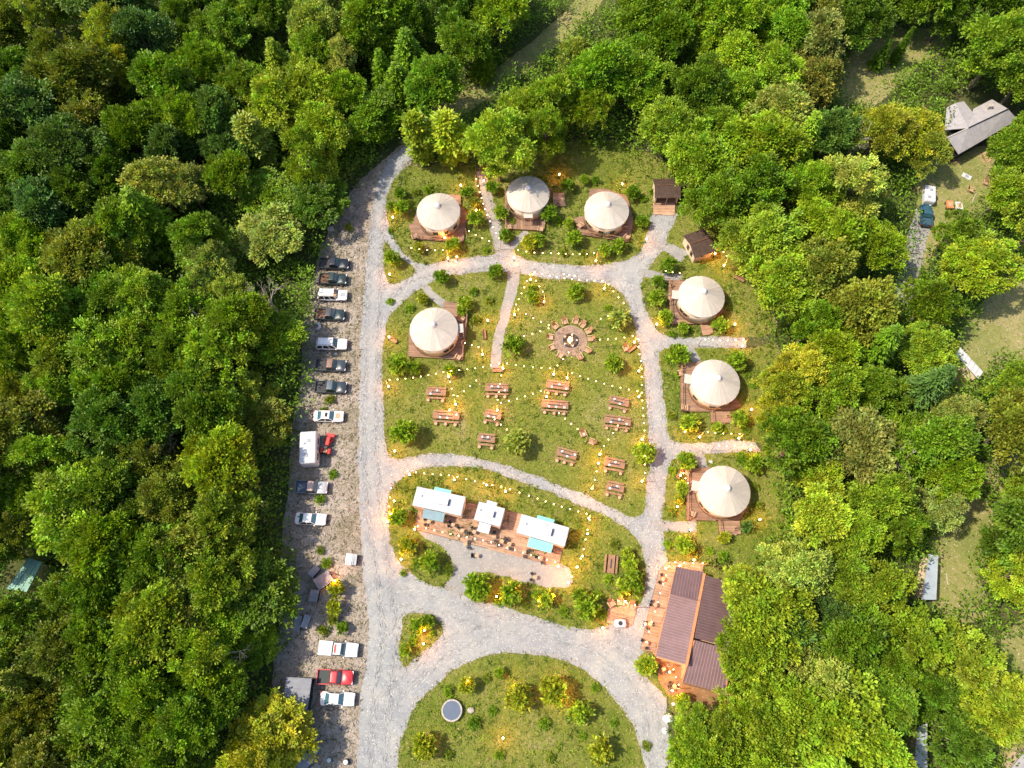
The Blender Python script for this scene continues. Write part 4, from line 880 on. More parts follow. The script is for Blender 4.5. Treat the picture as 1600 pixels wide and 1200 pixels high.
def mk_stool():
    o = new("stool"); q = MB(); q.lathe([(.22, .42), (.25, .45), (.24, .5), (.1, .52)], n=16); part("seat", q, M["wood_pale"], o)
    for k in range(3):
        a = k * 2.094 + .4; q = MB(); q.tube([(.16 * math.cos(a), .16 * math.sin(a), .43), (.22 * math.cos(a), .22 * math.sin(a), 0)], .022, 5); part("leg", q, M["wood_dark"], o)
    return o
TB = [(681, 613, 29, -3), (776, 607, 37, -2), (697, 650, 42, -4), (770, 649, 26, -12), (760, 686, 28, -6), (871, 603, 34, -8), (867, 633, 41, -5), (967, 628, 32, -14), (964.5, 658, 42, -8), (885, 710, 34, -16), (960, 725, 31, -11), (961, 762, 28, -13)]
tdesc = ["small picnic table, upper left of the lawn group", "long picnic table below the footpath's end", "long picnic table, farthest left of the long ones", "short picnic table lit by a lamp in the lawn's middle", "short picnic table left of the lowest lawn tree",
         "picnic table just below the fire pit lawn", "long picnic table below another in the middle of the lawn", "tilted picnic table near the right path, upper of its pair", "long picnic table near the right path, lower of its pair", "tilted picnic table right of the lowest lawn tree",
         "picnic table above another at the lawn's lower right", "lowest picnic table at the lawn's lower right"]
r = random.Random(3)
for i, (px, py, w, dg) in enumerate(TB):
    L = w * scl(px, py) - .1; L = round(L * 2) / 2 + 0.1; c = at(px, py, .75)
    o = reuse(("table", L), lambda: make_table(L)); o.location = (c.x, c.y, 0.014); o.rotation_euler = (0, 0, D(dg)); thing(o, tdesc[i], "picnic table", px, py, "picnic tables on the central lawn")
    rot = lambda x, y: (c.x + x * math.cos(D(dg)) - y * math.sin(D(dg)), c.y + x * math.sin(D(dg)) + y * math.cos(D(dg)))
    tn = ["upper left small table", "table below the footpath's end", "farthest left long table", "lamp-lit short table", "short table left of the lowest tree", "table just below the fire pit", "middle long table", "tilted table by the right path", "long table by the right path", "tilted table right of the lowest tree", "table above the lowest one", "lowest table"][i]
    for k in range(3 if w > 33 else 2):
        x = (k - .8) * L * .3 + r.uniform(-.1, .1); y = r.choice((-.28, .3)); X = rot(x, y)
        p = reuse("plate", mk_plate); p.location = (X[0], X[1], .788); thing(p, "white plate on the " + tn, "plate", *proj(X + (.8,)), "plates on the picnic tables")
    for k in range(2):
        X = rot((k - .5) * L * .45 + r.uniform(-.15, .15), r.uniform(.05, .38)); p = reuse("bottle", mk_bottle); p.location = (X[0], X[1], .788); thing(p, "white bottle on the " + tn, "bottle", *proj(X + (.9,)), "bottles on the picnic tables")
    for k in range(3 if w > 33 else 2):
        X = rot((k / (2 if w > 33 else 1) - .5) * L * .72, -1.22); p = reuse("stool", mk_stool); p.location = (X[0], X[1], .014); p.rotation_euler.z = r.uniform(0, 3); thing(p, "round wooden stool by the " + tn, "stool", *proj(X + (.5,)), "round stools below the picnic tables")
c = at(955, 881, .75); o = make_table(2.6); o.location = (c.x, c.y, .014); o.rotation_euler.z = D(82); thing(o, "upright picnic table right of the teal-awning truck", "picnic table", 955, 881, "picnic tables on the central lawn")
def mk_bench():
    o = new("garden_bench"); q = MB()
    for k in range(3):
        q = MB(); q.box((0, (k - 1) * .15, .44), (1.7, .13, .04)); part("seat_slat", q, M["wood"], o)
    for k in range(2):
        q = MB(); q.box((0, .27, .6 + k * .18), (1.7, .035, .14)); part("back_slat", q, M["wood"], o)
    for s in (-.75, .75):
        q = MB(); q.box((s, 0, .21), (.07, .45, .42)); q.box((s, .25, .42), (.06, .06, .84)); part("leg", q, M["wood_dark"], o)
    return o
for px, py, dg, t in ((778, 579, 3, "wooden bench at the lower end of the long footpath"), (988, 545, 40, "wooden bench at the right edge of the fire pit lawn"), (757, 522, 95, "wooden bench left of the long footpath"), (613, 531, -30, "wooden bench on the left road edge"), (1155, 436, -30, "wooden bench at the forest edge above the tilted hut's yurt"), (1063, 740, 60, "wooden bench left of the lowest yurt's deck")):
    c = at(px, py, .4); o = reuse("bench", mk_bench); o.location = (c.x, c.y, .014); o.rotation_euler.z = D(dg); thing(o, t, "bench", px, py, "garden benches")
def mk_adirondack():
    o = new("adirondack_chair"); o.scale = (1.2, 1.2, 1.1)
    for k in range(5):
        q = MB(); q.slab([(-.24 + k * .1, .05, .38), (-.15 + k * .1, .05, .38), (-.15 + k * .1, .62, .28), (-.24 + k * .1, .62, .28)][::1], .02); part("seat_slat", q, M["wood_pale"], o)
        q = MB(); q.slab([(-.24 + k * .1, .60, .28), (-.15 + k * .1, .60, .28), (-.15 + k * .1, .98, .98), (-.24 + k * .1, .98, .98)], .02); part("back_slat", q, M["wood"], o)
    for s in (-1, 1):
        q = MB(); q.box((s * .34, .38, .55), (.12, .75, .03)); part("arm", q, M["wood_pale"], o)
        q = MB(); q.box((s * .32, .08, .27), (.05, .08, .54)); q.box((s * .32, .7, .27), (.05, .08, .54)); part("leg", q, M["wood"], o)
    return o
FC = at(891, 532, .3)
# fire pit terrace
o = new("fire_pit_terrace", loc=(FC.x, FC.y, 0)); thing(o, "round brick terrace around the fire pit", "terrace", 891, 532)
pv = {}
for ring, (r0, nb) in enumerate(((1.25, 22), (1.6, 28), (1.95, 34), (2.3, 40))):
    q = MB(); w = 2 * math.pi / nb; g_ = .018 / r0
    q.prism([(r0 * math.cos(-w / 2 + g_), r0 * math.sin(-w / 2 + g_)), ((r0 + .33) * math.cos(-w / 2 + g_), (r0 + .33) * math.sin(-w / 2 + g_)), ((r0 + .33) * math.cos(w / 2 - g_), (r0 + .33) * math.sin(w / 2 - g_)), (r0 * math.cos(w / 2 - g_), r0 * math.sin(w / 2 - g_))], 0.02, .13)
    me = q.mesh("paver", M["matte"])
    for k in range(nb):
        p = new("paver", me, o, rz=w * k + ring * .05); t = RNG.uniform(.75, 1.2); p.color = (.27 * t, .17 * t, .115 * t, 1)
q = MB(); q.lathe([(2.66, 0), (2.69, .11)], n=64); part("bedding", q, M["stone"], o)
o = new("fire_pit", loc=(FC.x, FC.y, 0.11)); thing(o, "round stone fire pit with burning logs", "fire pit", 891, 532)
for k in range(20):
    a = k * math.pi / 10; q = MB(); q.box((1.06 * math.cos(a), 1.06 * math.sin(a), .18), (.26, .30, .36 + .03 * (k % 3)), a); part("stone", q, M["metal_dark"] if k % 4 else M["stone"], o)
q = MB(); q.lathe([(.93, .02), (.93, .06)], n=20); part("ash_bed", q, M["metal_dark"], o)
for k in range(6):
    a = k * 1.05; q = MB(); q.tube([(.5 * math.cos(a), .5 * math.sin(a), .1), (-.1 * math.cos(a), -.1 * math.sin(a), .38)], .06, 6); part("firewood", q, M["wood_dark"], o)
for k in range(11):
    a = k * .9; rr = .16 + .13 * (k % 3); q = MB(); q.lathe([(.02, 0), (.13, .1), (.09, .25), (.01, .5 + .08 * (k % 3))], (rr * math.cos(a), rr * math.sin(a), .18), 7); part("flame", q, M["flame"], o, True)
fl = bpy.data.lights.new("fire_light", 'POINT'); fl.energy = 260; fl.color = (1, .5, .2); fl.shadow_soft_size = .25
new("fire_light", fl, o, loc=(0, 0, .75))
CH = [(866, 508), (881.5, 500), (899.5, 499.5), (911.5, 505.5), (921, 516), (924.5, 528.5), (916.5, 546), (906, 557), (873.5, 557), (860.5, 543), (857.5, 526)]
cl = ["upper left", "left one at the top", "right one at the top", "top right", "upper right, by the lit path side", "far right", "lower right", "right one at the bottom", "left one at the bottom", "lower left", "far left"]
for i, (px, py) in enumerate(CH):
    c = at(px, py, .5); o = reuse("adir", mk_adirondack); dx, dy = c.x - FC.x, c.y - FC.y; d = math.hypot(dx, dy); a = math.atan2(dy, dx)
    rr = max(d - .75, 2.7); o.location = (FC.x + rr * math.cos(a), FC.y + rr * math.sin(a), .014); o.rotation_euler.z = a - math.pi / 2
    thing(o, "wooden adirondack chair around the fire pit, " + cl[i], "chair", px, py, "chairs around the fire pit")
def place_chairs(lst, z, txt, grp):
    for px, py, dg in lst:
        c = at(px, py, z + .5); o = reuse("adir", mk_adirondack); o.location = (c.x, c.y, z); o.rotation_euler.z = D(dg); thing(o, txt, "chair", px, py, grp)
place_chairs([(646, 366, 200), (720, 372, 150)], ZD, "wooden lounge chair on the road-bend yurt's deck", "chairs on the yurt decks")
place_chairs([(793, 351, 190), (845, 354, 170)], ZD, "wooden lounge chair on the doorway yurt's deck", "chairs on the yurt decks")
place_chairs([(903, 349, 230), (982, 367, 140)], ZD, "wooden lounge chair on the slanted deck", "chairs on the yurt decks")
place_chairs([(718, 554, 150), (725, 500, 60)], ZD, "wooden lounge chair on the central-lawn yurt's deck", "chairs on the yurt decks")
place_chairs([(1050, 462, 120), (1050, 498, 160)], ZD, "wooden lounge chair on the deck below the tilted hut", "chairs on the yurt decks")
place_chairs([(1068, 582, 100), (1070, 632, 170)], ZD, "wooden lounge chair on the deck between the footpaths", "chairs on the yurt decks")
place_chairs([(1078, 740, 60), (1083, 798, 150)], ZD, "wooden lounge chair on the deck nearest the lodge", "chairs on the yurt decks")
place_chairs([(913, 682, 20), (920, 688, 250)], .014, "wooden lounge chair in the pair right of the middle tables", "chairs on the lawn")
place_chairs([(980, 548, 20)], .014, "wooden lounge chair beside the bench right of the fire pit", "chairs on the lawn")
def mk_cafe():
    o = new("bistro_table"); q = MB(); q.lathe([(.28, .72), (.3, .74), (.28, .76)], n=16); part("tabletop", q, M["wood_pale"], o); q = MB(); q.lathe([(.03, 0.03), (.03, .72)], n=8); part("pedestal", q, M["metal_dark"], o); q = MB(); q.lathe([(.22, 0), (.2, .03)], n=12); part("base", q, M["metal_dark"], o); return o
def mk_cchair():
    o = new("bistro_chair"); q = MB(); q.box((0, 0, .45), (.4, .4, .04)); part("seat", q, M["metal_dark"], o); q = MB(); q.box((0, .2, .72), (.4, .04, .35)); part("backrest", q, M["metal_dark"], o)
    for sx in (-1, 1):
        for sy in (-1, 1):
            q = MB(); q.tube([(sx * .17, sy * .17, .43), (sx * .2, sy * .2, 0)], .02, 5); part("leg", q, M["metal_dark"], o)
    return o
cafe = [(670, 815, .14, "on the food deck"), (708, 820, .14, "on the food deck"), (722, 829, .14, "on the food deck"), (741, 831, .14, "on the food deck"), (772, 838, .14, "on the food deck"), (784, 846, .14, "on the food deck"), (796, 850, .14, "on the food deck"), (819, 862, .14, "on the food deck"), (845, 872, .14, "on the food deck"), (727, 850, .02, "on the gravel food patio"), (745, 868, .02, "on the gravel food patio"), (836, 902, .02, "on the gravel food patio"),
        (1036, 905, .16, "on the lodge veranda"), (1024, 945, .16, "on the lodge veranda"), (1016, 975, .16, "on the lodge veranda"), (1010, 1005, .16, "on the lodge veranda"), (1037, 1045, .02, "in the lodge dirt yard"), (1054, 1072, .02, "in the lodge dirt yard")]
for i, (px, py, z, t) in enumerate(cafe):
    c = at(px, py, z + .7); o = reuse("cafe", mk_cafe); o.location = (c.x, c.y, z); thing(o, "small pale bistro table " + t, "table", px, py, "bistro tables")
    for k in range(2):
        a = r.uniform(0, 3) + k * 3.0; o = reuse("cchair", mk_cchair); X = (c.x + .62 * math.cos(a), c.y + .62 * math.sin(a), z); o.location = X; o.rotation_euler.z = a - math.pi / 2; thing(o, "black bistro chair " + t, "chair", *proj(X), "bistro chairs")
# small roadside deck with a round white grill
make_deck([(956, 938), (996, 947), (989, 975), (978, 982), (948, 973), (949, 955)], .12, D(-14), "small orange deck at the road corner with a round grill", (970, 960), [], 15, tone=1.6)
c = at(969, 974, .8); o = new("barbecue_grill", loc=(c.x, c.y, .12)); thing(o, "round white barbecue grill on the small roadside deck", "grill", 969, 974)
q = MB(); q.loops([[(x, y * .7, z) for x, y, z in rrect(-.8 * k, .8 * k, 1.5 * k, zz, .4 * k)] for k, zz in ((.6, .3), (1, .6), (1, .8), (.7, .95))]); part("bowl", q, M["white"], o)
q = MB(); q.lathe([(.3, .96), (.3, 1.02)], n=12); part("grate", q, M["metal_dark"], o); q = MB(); q.tube([(.3, .55, .9), (1.1, .75, .95)], .05); part("handle", q, M["metal_dark"], o)
for a in (.5, 2.6, 4.2, 5.6):
    q = MB(); q.tube([(.4 * math.cos(a), .3 * math.sin(a), .35), (.5 * math.cos(a), .4 * math.sin(a), 0)], .04, 5); part("leg", q, M["metal_dark"], o)
place_chairs([(958, 948, 30), (970, 946, 0), (985, 952, -20)], .12, "wooden chair on the small roadside deck", "chairs on the roadside deck")
place_chairs([(1522, 298, 60), (1541, 288, -20)], .0, "wooden chair in the yard of the grey-roofed house", "yard chairs")
def mk_planter():
    o = new("planter_box"); q = MB(); q.box((0, 0, .2), (.6, .4, .4)); part("box", q, M["wood_pale"], o); q = MB(); q.box((0, 0, .41), (.5, .3, .03)); part("soil", q, M["wood_dark"], o); return o
for px, py, z, t in ((731, 345, ZD, "on the road-bend yurt's deck"), (789, 342, ZD, "on the doorway yurt's deck"), (978, 352, ZD, "on the slanted deck"), (724, 530, ZD, "on the central-lawn yurt's deck"), (1050, 446, ZD, "on the deck below the tilted hut"), (1068, 573, ZD, "on the deck between the footpaths"), (1150, 826, .3, "on the landing of the lowest yurt"), (1138, 650, .3, "on the landing between the footpaths"), (872, 318, .3, "on the pad right of the doorway yurt")):
    c = at(px, py, z + .3); o = reuse("planter", mk_planter); o.location = (c.x, c.y, z); o.rotation_euler.z = r.uniform(0, .4); thing(o, "small timber planter " + t, "planter", px, py, "timber planters on the decks")

# ------------------------------------------------------------ garden lamps and string lights
LAMPS = [(720, 290), (756, 283), (744, 329), (614, 340), (700, 404), (714, 402), (609, 429), (803, 403), (829, 437), (874, 273), (972, 288), (1010, 374), (931, 408), (944, 451), (1117, 397), (1131, 415), (804, 492), (762, 501),
 (608, 527), (607, 604), (701, 589), (754, 554), (786, 576), (850, 472), (998, 580), (991, 535), (865, 585), (617, 705), (712, 632), (703, 641), (777, 641), (710, 750), (760, 758), (790, 768), (640, 742), (886, 591), (998, 620), (1003, 687), (937, 710),
 (935, 724), (1003, 752), (854, 620), (1148, 507), (1026, 507), (1035, 495), (1160, 541), (1174, 640), (1093, 683), (1154, 685), (1070, 675), (1058, 792), (1187, 812), (1079, 828), (1063, 743), (1172, 703), (1067, 852), (910, 869), (925, 763), (920, 810),
 (918, 834), (902, 886), (888, 911), (611, 804), (606, 815), (616, 783), (634, 856), (627, 874), (671, 876), (662, 1006), (663, 985), (799, 919), (842, 939), (864, 930), (776, 932), (977, 940), (942, 981), (1010, 1043), (731, 1065), (804, 1072), (812, 1093), (868, 1072), (878, 1088),
 (905, 1108), (786, 1153), (667, 1160), (938, 1169), (524, 908), (1040, 888), (1062, 884), (1008, 975), (1046, 1050), (1050, 1079), (648, 827), (872, 885), (830, 380), (695, 372), (1084, 875), (946, 450)][:-1]
ld = bpy.data.lights.new("lamp_glow", 'POINT'); ld.energy = 185; ld.color = (1.0, 0.29, 0.045); ld.shadow_soft_size = 0.12
def mk_lamp():
    o = new("garden_lamp"); q = MB(); q.lathe([(.1, 0), (.1, .04), (.035, .05), (.03, .86)], n=8); part("post", q, M["metal_dark"], o)
    q = MB(); q.lathe([(.05, .86), (.11, .92), (.11, 1.08), (.06, 1.14)], n=10); part("lantern", q, M["lantern"], o)
    q = MB(); q.lathe([(.10, 1.141), (.02, 1.2)], n=10); part("cap", q, M["lantern"], o)
    return o
r = random.Random(8)
for px, py in LAMPS:
    c = at(px, py, 1.0); o = reuse("lamp", mk_lamp); o.location = (c.x, c.y, .012); o.scale = (1.1,) * 3
    lt = bpy.data.objects.new("lamp_light", ld); COL.objects.link(lt); lt.parent = o; lt.location = (0.0, 0, 1.55)
    thing(o, "lit garden lamp " + near(px, py), "lamp", px, py, "lit garden lamps")
def mk_post():
    o = new("light_post"); q = MB(); q.lathe([(.06, 0), (.045, 2.9), (.02, 2.95)], n=8); part("pole", q, M["wood_pale"], o); q = MB(); q.lathe([(.14, 0), (.12, .08)], n=10); part("foot", q, M["stone"], o); return o
bulb_me = None; posts = {}
q = MB(); q.lathe([(.02, .12), (.05, .08), (.08, .02), (.055, -.05), (.012, -.07)], n=8); bulb_me = q.mesh("bulb", M["bulb"], smooth=True)
STR = [((607, 604), (701, 590)), ((701, 590), (786, 577)), ((786, 577), (865, 586)), ((886, 591), (998, 622)), ((701, 590), (712, 632)), ((786, 577), (777, 640)), ((829, 437), (850, 472)), ((804, 492), (829, 437)), ((804, 492), (862, 522)), ((862, 522), (800, 540)),
 ((944, 452), (975, 490)), ((975, 490), (930, 512)), ((991, 535), (928, 542)), ((991, 535), (998, 580)), ((944, 452), (829, 437)), ((998, 580), (1003, 687)), ((867, 650), (915, 690)), ((937, 710), (965, 668)), ((937, 710), (925, 763)), ((712, 632), (750, 600)), ((769, 660), (806, 690)), ((777, 640), (850, 618)), ((865, 586), (891, 556)),
 ((634, 742), (710, 750)), ((710, 750), (790, 768)), ((790, 768), (833, 783)), ((833, 783), (920, 810)), ((920, 810), (908, 870)), ((908, 870), (888, 911)), ((650, 826), (762, 850)), ((762, 850), (872, 884)), ((611, 804), (616, 762)),
 ((1042, 882), (1020, 950)), ((1020, 950), (1003, 1012)), ((1057, 890), (1040, 958)), ((1040, 958), (1026, 1020)), ((1042, 882), (1098, 884)), ((1044, 1040), (1056, 1075)), ((956, 940), (994, 949)), ((723, 545), (754, 554)), ((729, 372), (770, 392)), ((803, 403), (866, 409)), ((866, 409), (931, 408)), ((640, 400), (700, 404)), ((744, 290), (760, 345)), ((760, 345), (782, 390)),
 ((1060, 743), (1070, 765)), ((1117, 397), (1131, 416)), ((1093, 683), (1154, 686)), ((1030, 435), (1062, 440)), ((1090, 541), (1160, 541)), ((1110, 704), (1172, 703)), ((875, 440), (900, 444)), ((1003, 700), (1003, 752))]
for (a, b) in STR:
    A, Bp = at(a[0], a[1], 0), at(b[0], b[1], 0)
    hh = 2.9
    for kpt in (a, b):
        key = (round(kpt[0] / 9), round(kpt[1] / 9))
        if key not in posts:
            P = at(*kpt); p = reuse("post", mk_post); p.location = (P.x, P.y, .012); posts[key] = P; thing(p, "thin post carrying string lights " + near(*kpt), "post", kpt[0], kpt[1], "posts carrying the string lights")
    def P2(kpt): return posts[(round(kpt[0] / 9), round(kpt[1] / 9))]
    A, Bp = P2(a).copy(), P2(b).copy(); L = (Bp - A).length
    if L < .5: continue
    A.z = Bp.z = hh; n = max(3, int(L / 1.15)); o = new("string_lights", loc=A); mx, my = (a[0] + b[0]) / 2, (a[1] + b[1]) / 2
    thing(o, "string of warm bulbs " + near(mx, my), "string lights", mx, my, "strings of warm bulbs")
    sag = min(.9, L * .07); pts = []
    for k in range(13):
        t = k / 12; p = (Bp - A) * t; p.z = -4 * sag * t * (1 - t); pts.append(p)
    q = MB(); q.tube(pts, .012, 4); part("cable", q, M["metal_dark"], o)
    for k in range(n):
        t = (k + .5) / n; p = (Bp - A) * t; p.z = -4 * sag * t * (1 - t) - .13; new("bulb", bulb_me, o, loc=p)

# ------------------------------------------------------------ vegetation
def fast_mesh(name, V, T, tint, mat, smooth=False):
    me = bpy.data.meshes.new(name); me.vertices.add(len(V)); me.vertices.foreach_set("co", V.astype(np.float32).ravel())
    me.loops.add(T.size); me.loops.foreach_set("vertex_index", T.astype(np.int32).ravel()); me.polygons.add(len(T))
    me.polygons.foreach_set("loop_start", np.arange(0, T.size, 3, dtype=np.int32)); me.materials.append(mat)
    if tint is not None:
        ca = me.color_attributes.new("tint", 'FLOAT_COLOR', 'POINT'); t4 = np.ones((len(V), 4), np.float32); t4[:, :3] = tint; ca.data.foreach_set("color", t4.ravel())
    me.update(); me.validate(); return me
def unit(a): return a / np.maximum(np.linalg.norm(a, axis=1, keepdims=True), 1e-6)
def kites(rs, C, Dn, ln, wd, fold=.18):
    """leaf blades: base C, direction Dn"""
    n = len(C); R = unit(rs.normal(size=(n, 3)) * .75 + np.array([0, 0, 1.0])); S = unit(np.cross(Dn, R)); N = np.cross(S, Dn)
    ln = ln[:, None]; wd = wd[:, None]
    V = np.stack([C, C + Dn * ln * .5 + S * wd * .5 + N * ln * fold, C + Dn * ln - N * ln * .1, C + Dn * ln * .5 - S * wd * .5 + N * ln * fold], 1).reshape(-1, 3)
    b = np.arange(n)[:, None] * 4; T = np.concatenate([b + [0, 1, 2], b + [0, 2, 3]], 1).reshape(-1, 3)
    return V, T
def crown_mesh(seed, R=4.2, Hh=3.6, lobes=10, clumps=30, leaves=26, leaf=.42, spread=.5, shape="round"):
    rs = np.random.default_rng(seed); Cs = []; Ds = []; Ts = []; lob = []
    for i in range(lobes):
        if shape == "round":
            a = rs.uniform(0, 2 * np.pi) if i > lobes * .65 else i * 2 * np.pi / (lobes * .65); rr = R * (rs.uniform(.48, .68) if i <= lobes * .65 else rs.uniform(0, .35)); z = Hh * (rs.uniform(-.5, .3) if i <= lobes * .65 else rs.uniform(.25, .6)); lr = R * rs.uniform(.26, .52)
        elif shape == "column":
            a = rs.uniform(0, 2 * np.pi); z = Hh * (-1 + 2 * (i + .5) / lobes); w = R * math.sqrt(max(.08, 1 - (z / Hh) ** 2)); rr = w * rs.uniform(.1, .45); lr = w * rs.uniform(.5, .7) + .15
        lob.append((rr * math.cos(a), rr * math.sin(a), z, lr))
        c0 = np.array(lob[-1][:3]); v = unit(rs.normal(size=(clumps * 2, 3))); v = v[v[:, 2] > -.45][:clumps]
        tb = rs.uniform(.82, 1.18); 
        for q in v:
            rad = lr * rs.uniform(.70, 1.22); cc = c0 + q * rad * np.array([1, 1, .85]); k = int(leaves * rs.uniform(.7, 1.3)); t = tb * rs.uniform(.66, 1.42); hue = rs.uniform(.85, 1.2)
            off = rs.normal(size=(k, 3)) * spread * .42; d = unit(q * .8 + off * 1.6 / spread * .6 + rs.normal(size=(k, 3)) * .35 + np.array([0, 0, .25]))
            Cs.append(cc + off); Ds.append(d); tt = np.ones((k, 3)) * t * rs.uniform(.85, 1.15, size=(k, 1)); tt[:, 0] *= hue; Ts.append(tt)
    C = np.concatenate(Cs); Dn = np.concatenate(Ds); Tn = np.concatenate(Ts); n = len(C)
    V, T = kites(rs, C, Dn, leaf * rs.uniform(.7, 1.4, n), leaf * .68 * rs.uniform(.7, 1.3, n))
    return fast_mesh("crown", V, T, np.repeat(Tn, 4, 0), M["leaf"]), lob
def conifer_mesh(seed, R=2.6, Ht=9.5, leaf=.3):
    rs = np.random.default_rng(seed); Cs = []; Ds = []; Ts = []; z = 1.2
    while z < Ht - .2:
        w = R * (1 - z / Ht) ** .85 + .12; nb = max(5, int(7 + w * 2.5)); a0 = rs.uniform(0, 6)
        for k in range(nb):
            a = a0 + 2 * np.pi * k / nb + rs.uniform(-.15, .15); L = w * rs.uniform(.8, 1.12); m = max(6, int(L * 15)); t = np.sort(rs.uniform(.12, 1, m))
            dirv = np.array([math.cos(a), math.sin(a), 0]); p = dirv[None] * (t * L)[:, None]; p[:, 2] = z - .22 * t * L + .12 * (t * L) ** 2 * .3
            sd = np.array([-dirv[1], dirv[0], 0]); sgn = rs.choice([-1, 1], m)[:, None]; wdt = (1 - t)[:, None] * .9 + .25
            d = unit(dirv[None] * .8 + sd[None] * sgn * wdt + rs.normal(size=(m, 3)) * .2 + np.array([0, 0, .15])); Cs.append(p); Ds.append(d); Ts.append(np.ones((m, 3)) * rs.uniform(.7, 1.35) * (0.8 + .5 * t)[:, None])
        z += .34 + .1 * rs.random()
    C = np.concatenate(Cs); Dn = np.concatenate(Ds); Tn = np.concatenate(Ts); n = len(C)
    V, T = kites(rs, C, Dn, leaf * rs.uniform(1.1, 2.0, n), leaf * .6 * rs.uniform(.7, 1.2, n))
    return fast_mesh("crown", V, T, np.repeat(Tn, 4, 0), M["leaf"])
def trunk_mesh(seed, h, r, lob=None, mat="bark", hc=0):
    rr = random.Random(seed); q = MB(); sx, sy = rr.uniform(-.3, .3), rr.uniform(-.3, .3)
    top = Vector((sx, sy, h * .78)); pts = [Vector((0, 0, -.1)), Vector((sx * .3, sy * .3, h * .25)), Vector((sx * .7, sy * .7, h * .5)), top]; q.tube(pts, [r * 1.25, r, r * .75, r * .45], 7)
    for (x, y, z, lr) in (lob or []):
        b = Vector((sx * .6, sy * .6, h * rr.uniform(.4, .6))); e = Vector((x, y, hc + z)); m = b.lerp(e, .55) + Vector((0, 0, -.3)); q.tube([b, m, e], [r * .45, r * .3, r * .1], 5)
    return q.mesh("trunk", M[mat])
def bare_mesh(seed, h=8, R=3.4, r=.2):
    rr = random.Random(seed); q = MB()
    def br(p, d, L, rad, lv):
        e = p + d * L; m = p + d * L * .5 + Vector((rr.uniform(-1, 1), rr.uniform(-1, 1), rr.uniform(-.5, .5))) * L * .07; q.tube([p, m, e], [rad, rad * .75, rad * .45], 5 if lv < 2 else 4)
        if lv < 4:
            for k in range(3 if lv else 7):
                t = rr.uniform(.45, 1.0); b = p + d * L * t; dv = (d * (.8 if lv else .45) + Vector((rr.uniform(-1, 1), rr.uniform(-1, 1), rr.uniform(-.35, .6))) * (.75 if lv else 1.0)).normalized(); br(b, dv, L * (.62 if lv else .5), rad * .52, lv + 1)
    br(Vector((0, 0, -.1)), Vector((0, 0, 1)), h * .62, r, 0); return q.mesh("branches", M["pale_bark"])
BROAD = []
for i in range(14):
    s = 100 + i; q_ = random.Random(s); R_ = q_.uniform(3.8, 4.5); H_ = q_.uniform(3.0, 5.0)
    me, lob = crown_mesh(s, R_, H_, q_.randint(8, 16), 34, 40, q_.uniform(.28, .36), q_.uniform(.42, .58))
    BROAD.append((me, trunk_mesh(s, 8.6, .26, lob, hc=7.4), R_, H_))
CON = [(conifer_mesh(200 + i, [2.5, 3.0, 2.1][i], [11.5, 10.5, 12.5][i]), trunk_mesh(210 + i, 12.5, .17)) for i in range(3)]
COLM = [crown_mesh(300 + i, 1.6, 4.6, 12, 24, 22, .4, .42, "column") for i in range(2)]
BARE = [bare_mesh(400 + i) for i in range(3)]
PAL = {'deep': (0.09, 0.19, 0.012), 'mid': (0.145, 0.275, 0.014), 'light': (0.205, 0.345, 0.018), 'bright': (0.265, 0.405, 0.024), 'yellow': (0.3, 0.37, 0.022), 'olive': (0.19, 0.26, 0.024), 'pale': (0.3, 0.4, 0.07), 'blue': (0.095, 0.2, 0.034), 'brown': (0.2, 0.245, 0.045)}
PNAME = {"deep": "dark green", "mid": "mid-green", "light": "bright green", "bright": "lime-green", "yellow": "yellow-green", "olive": "olive", "pale": "pale-leaved", "blue": "bluish green", "brown": "dull olive"}
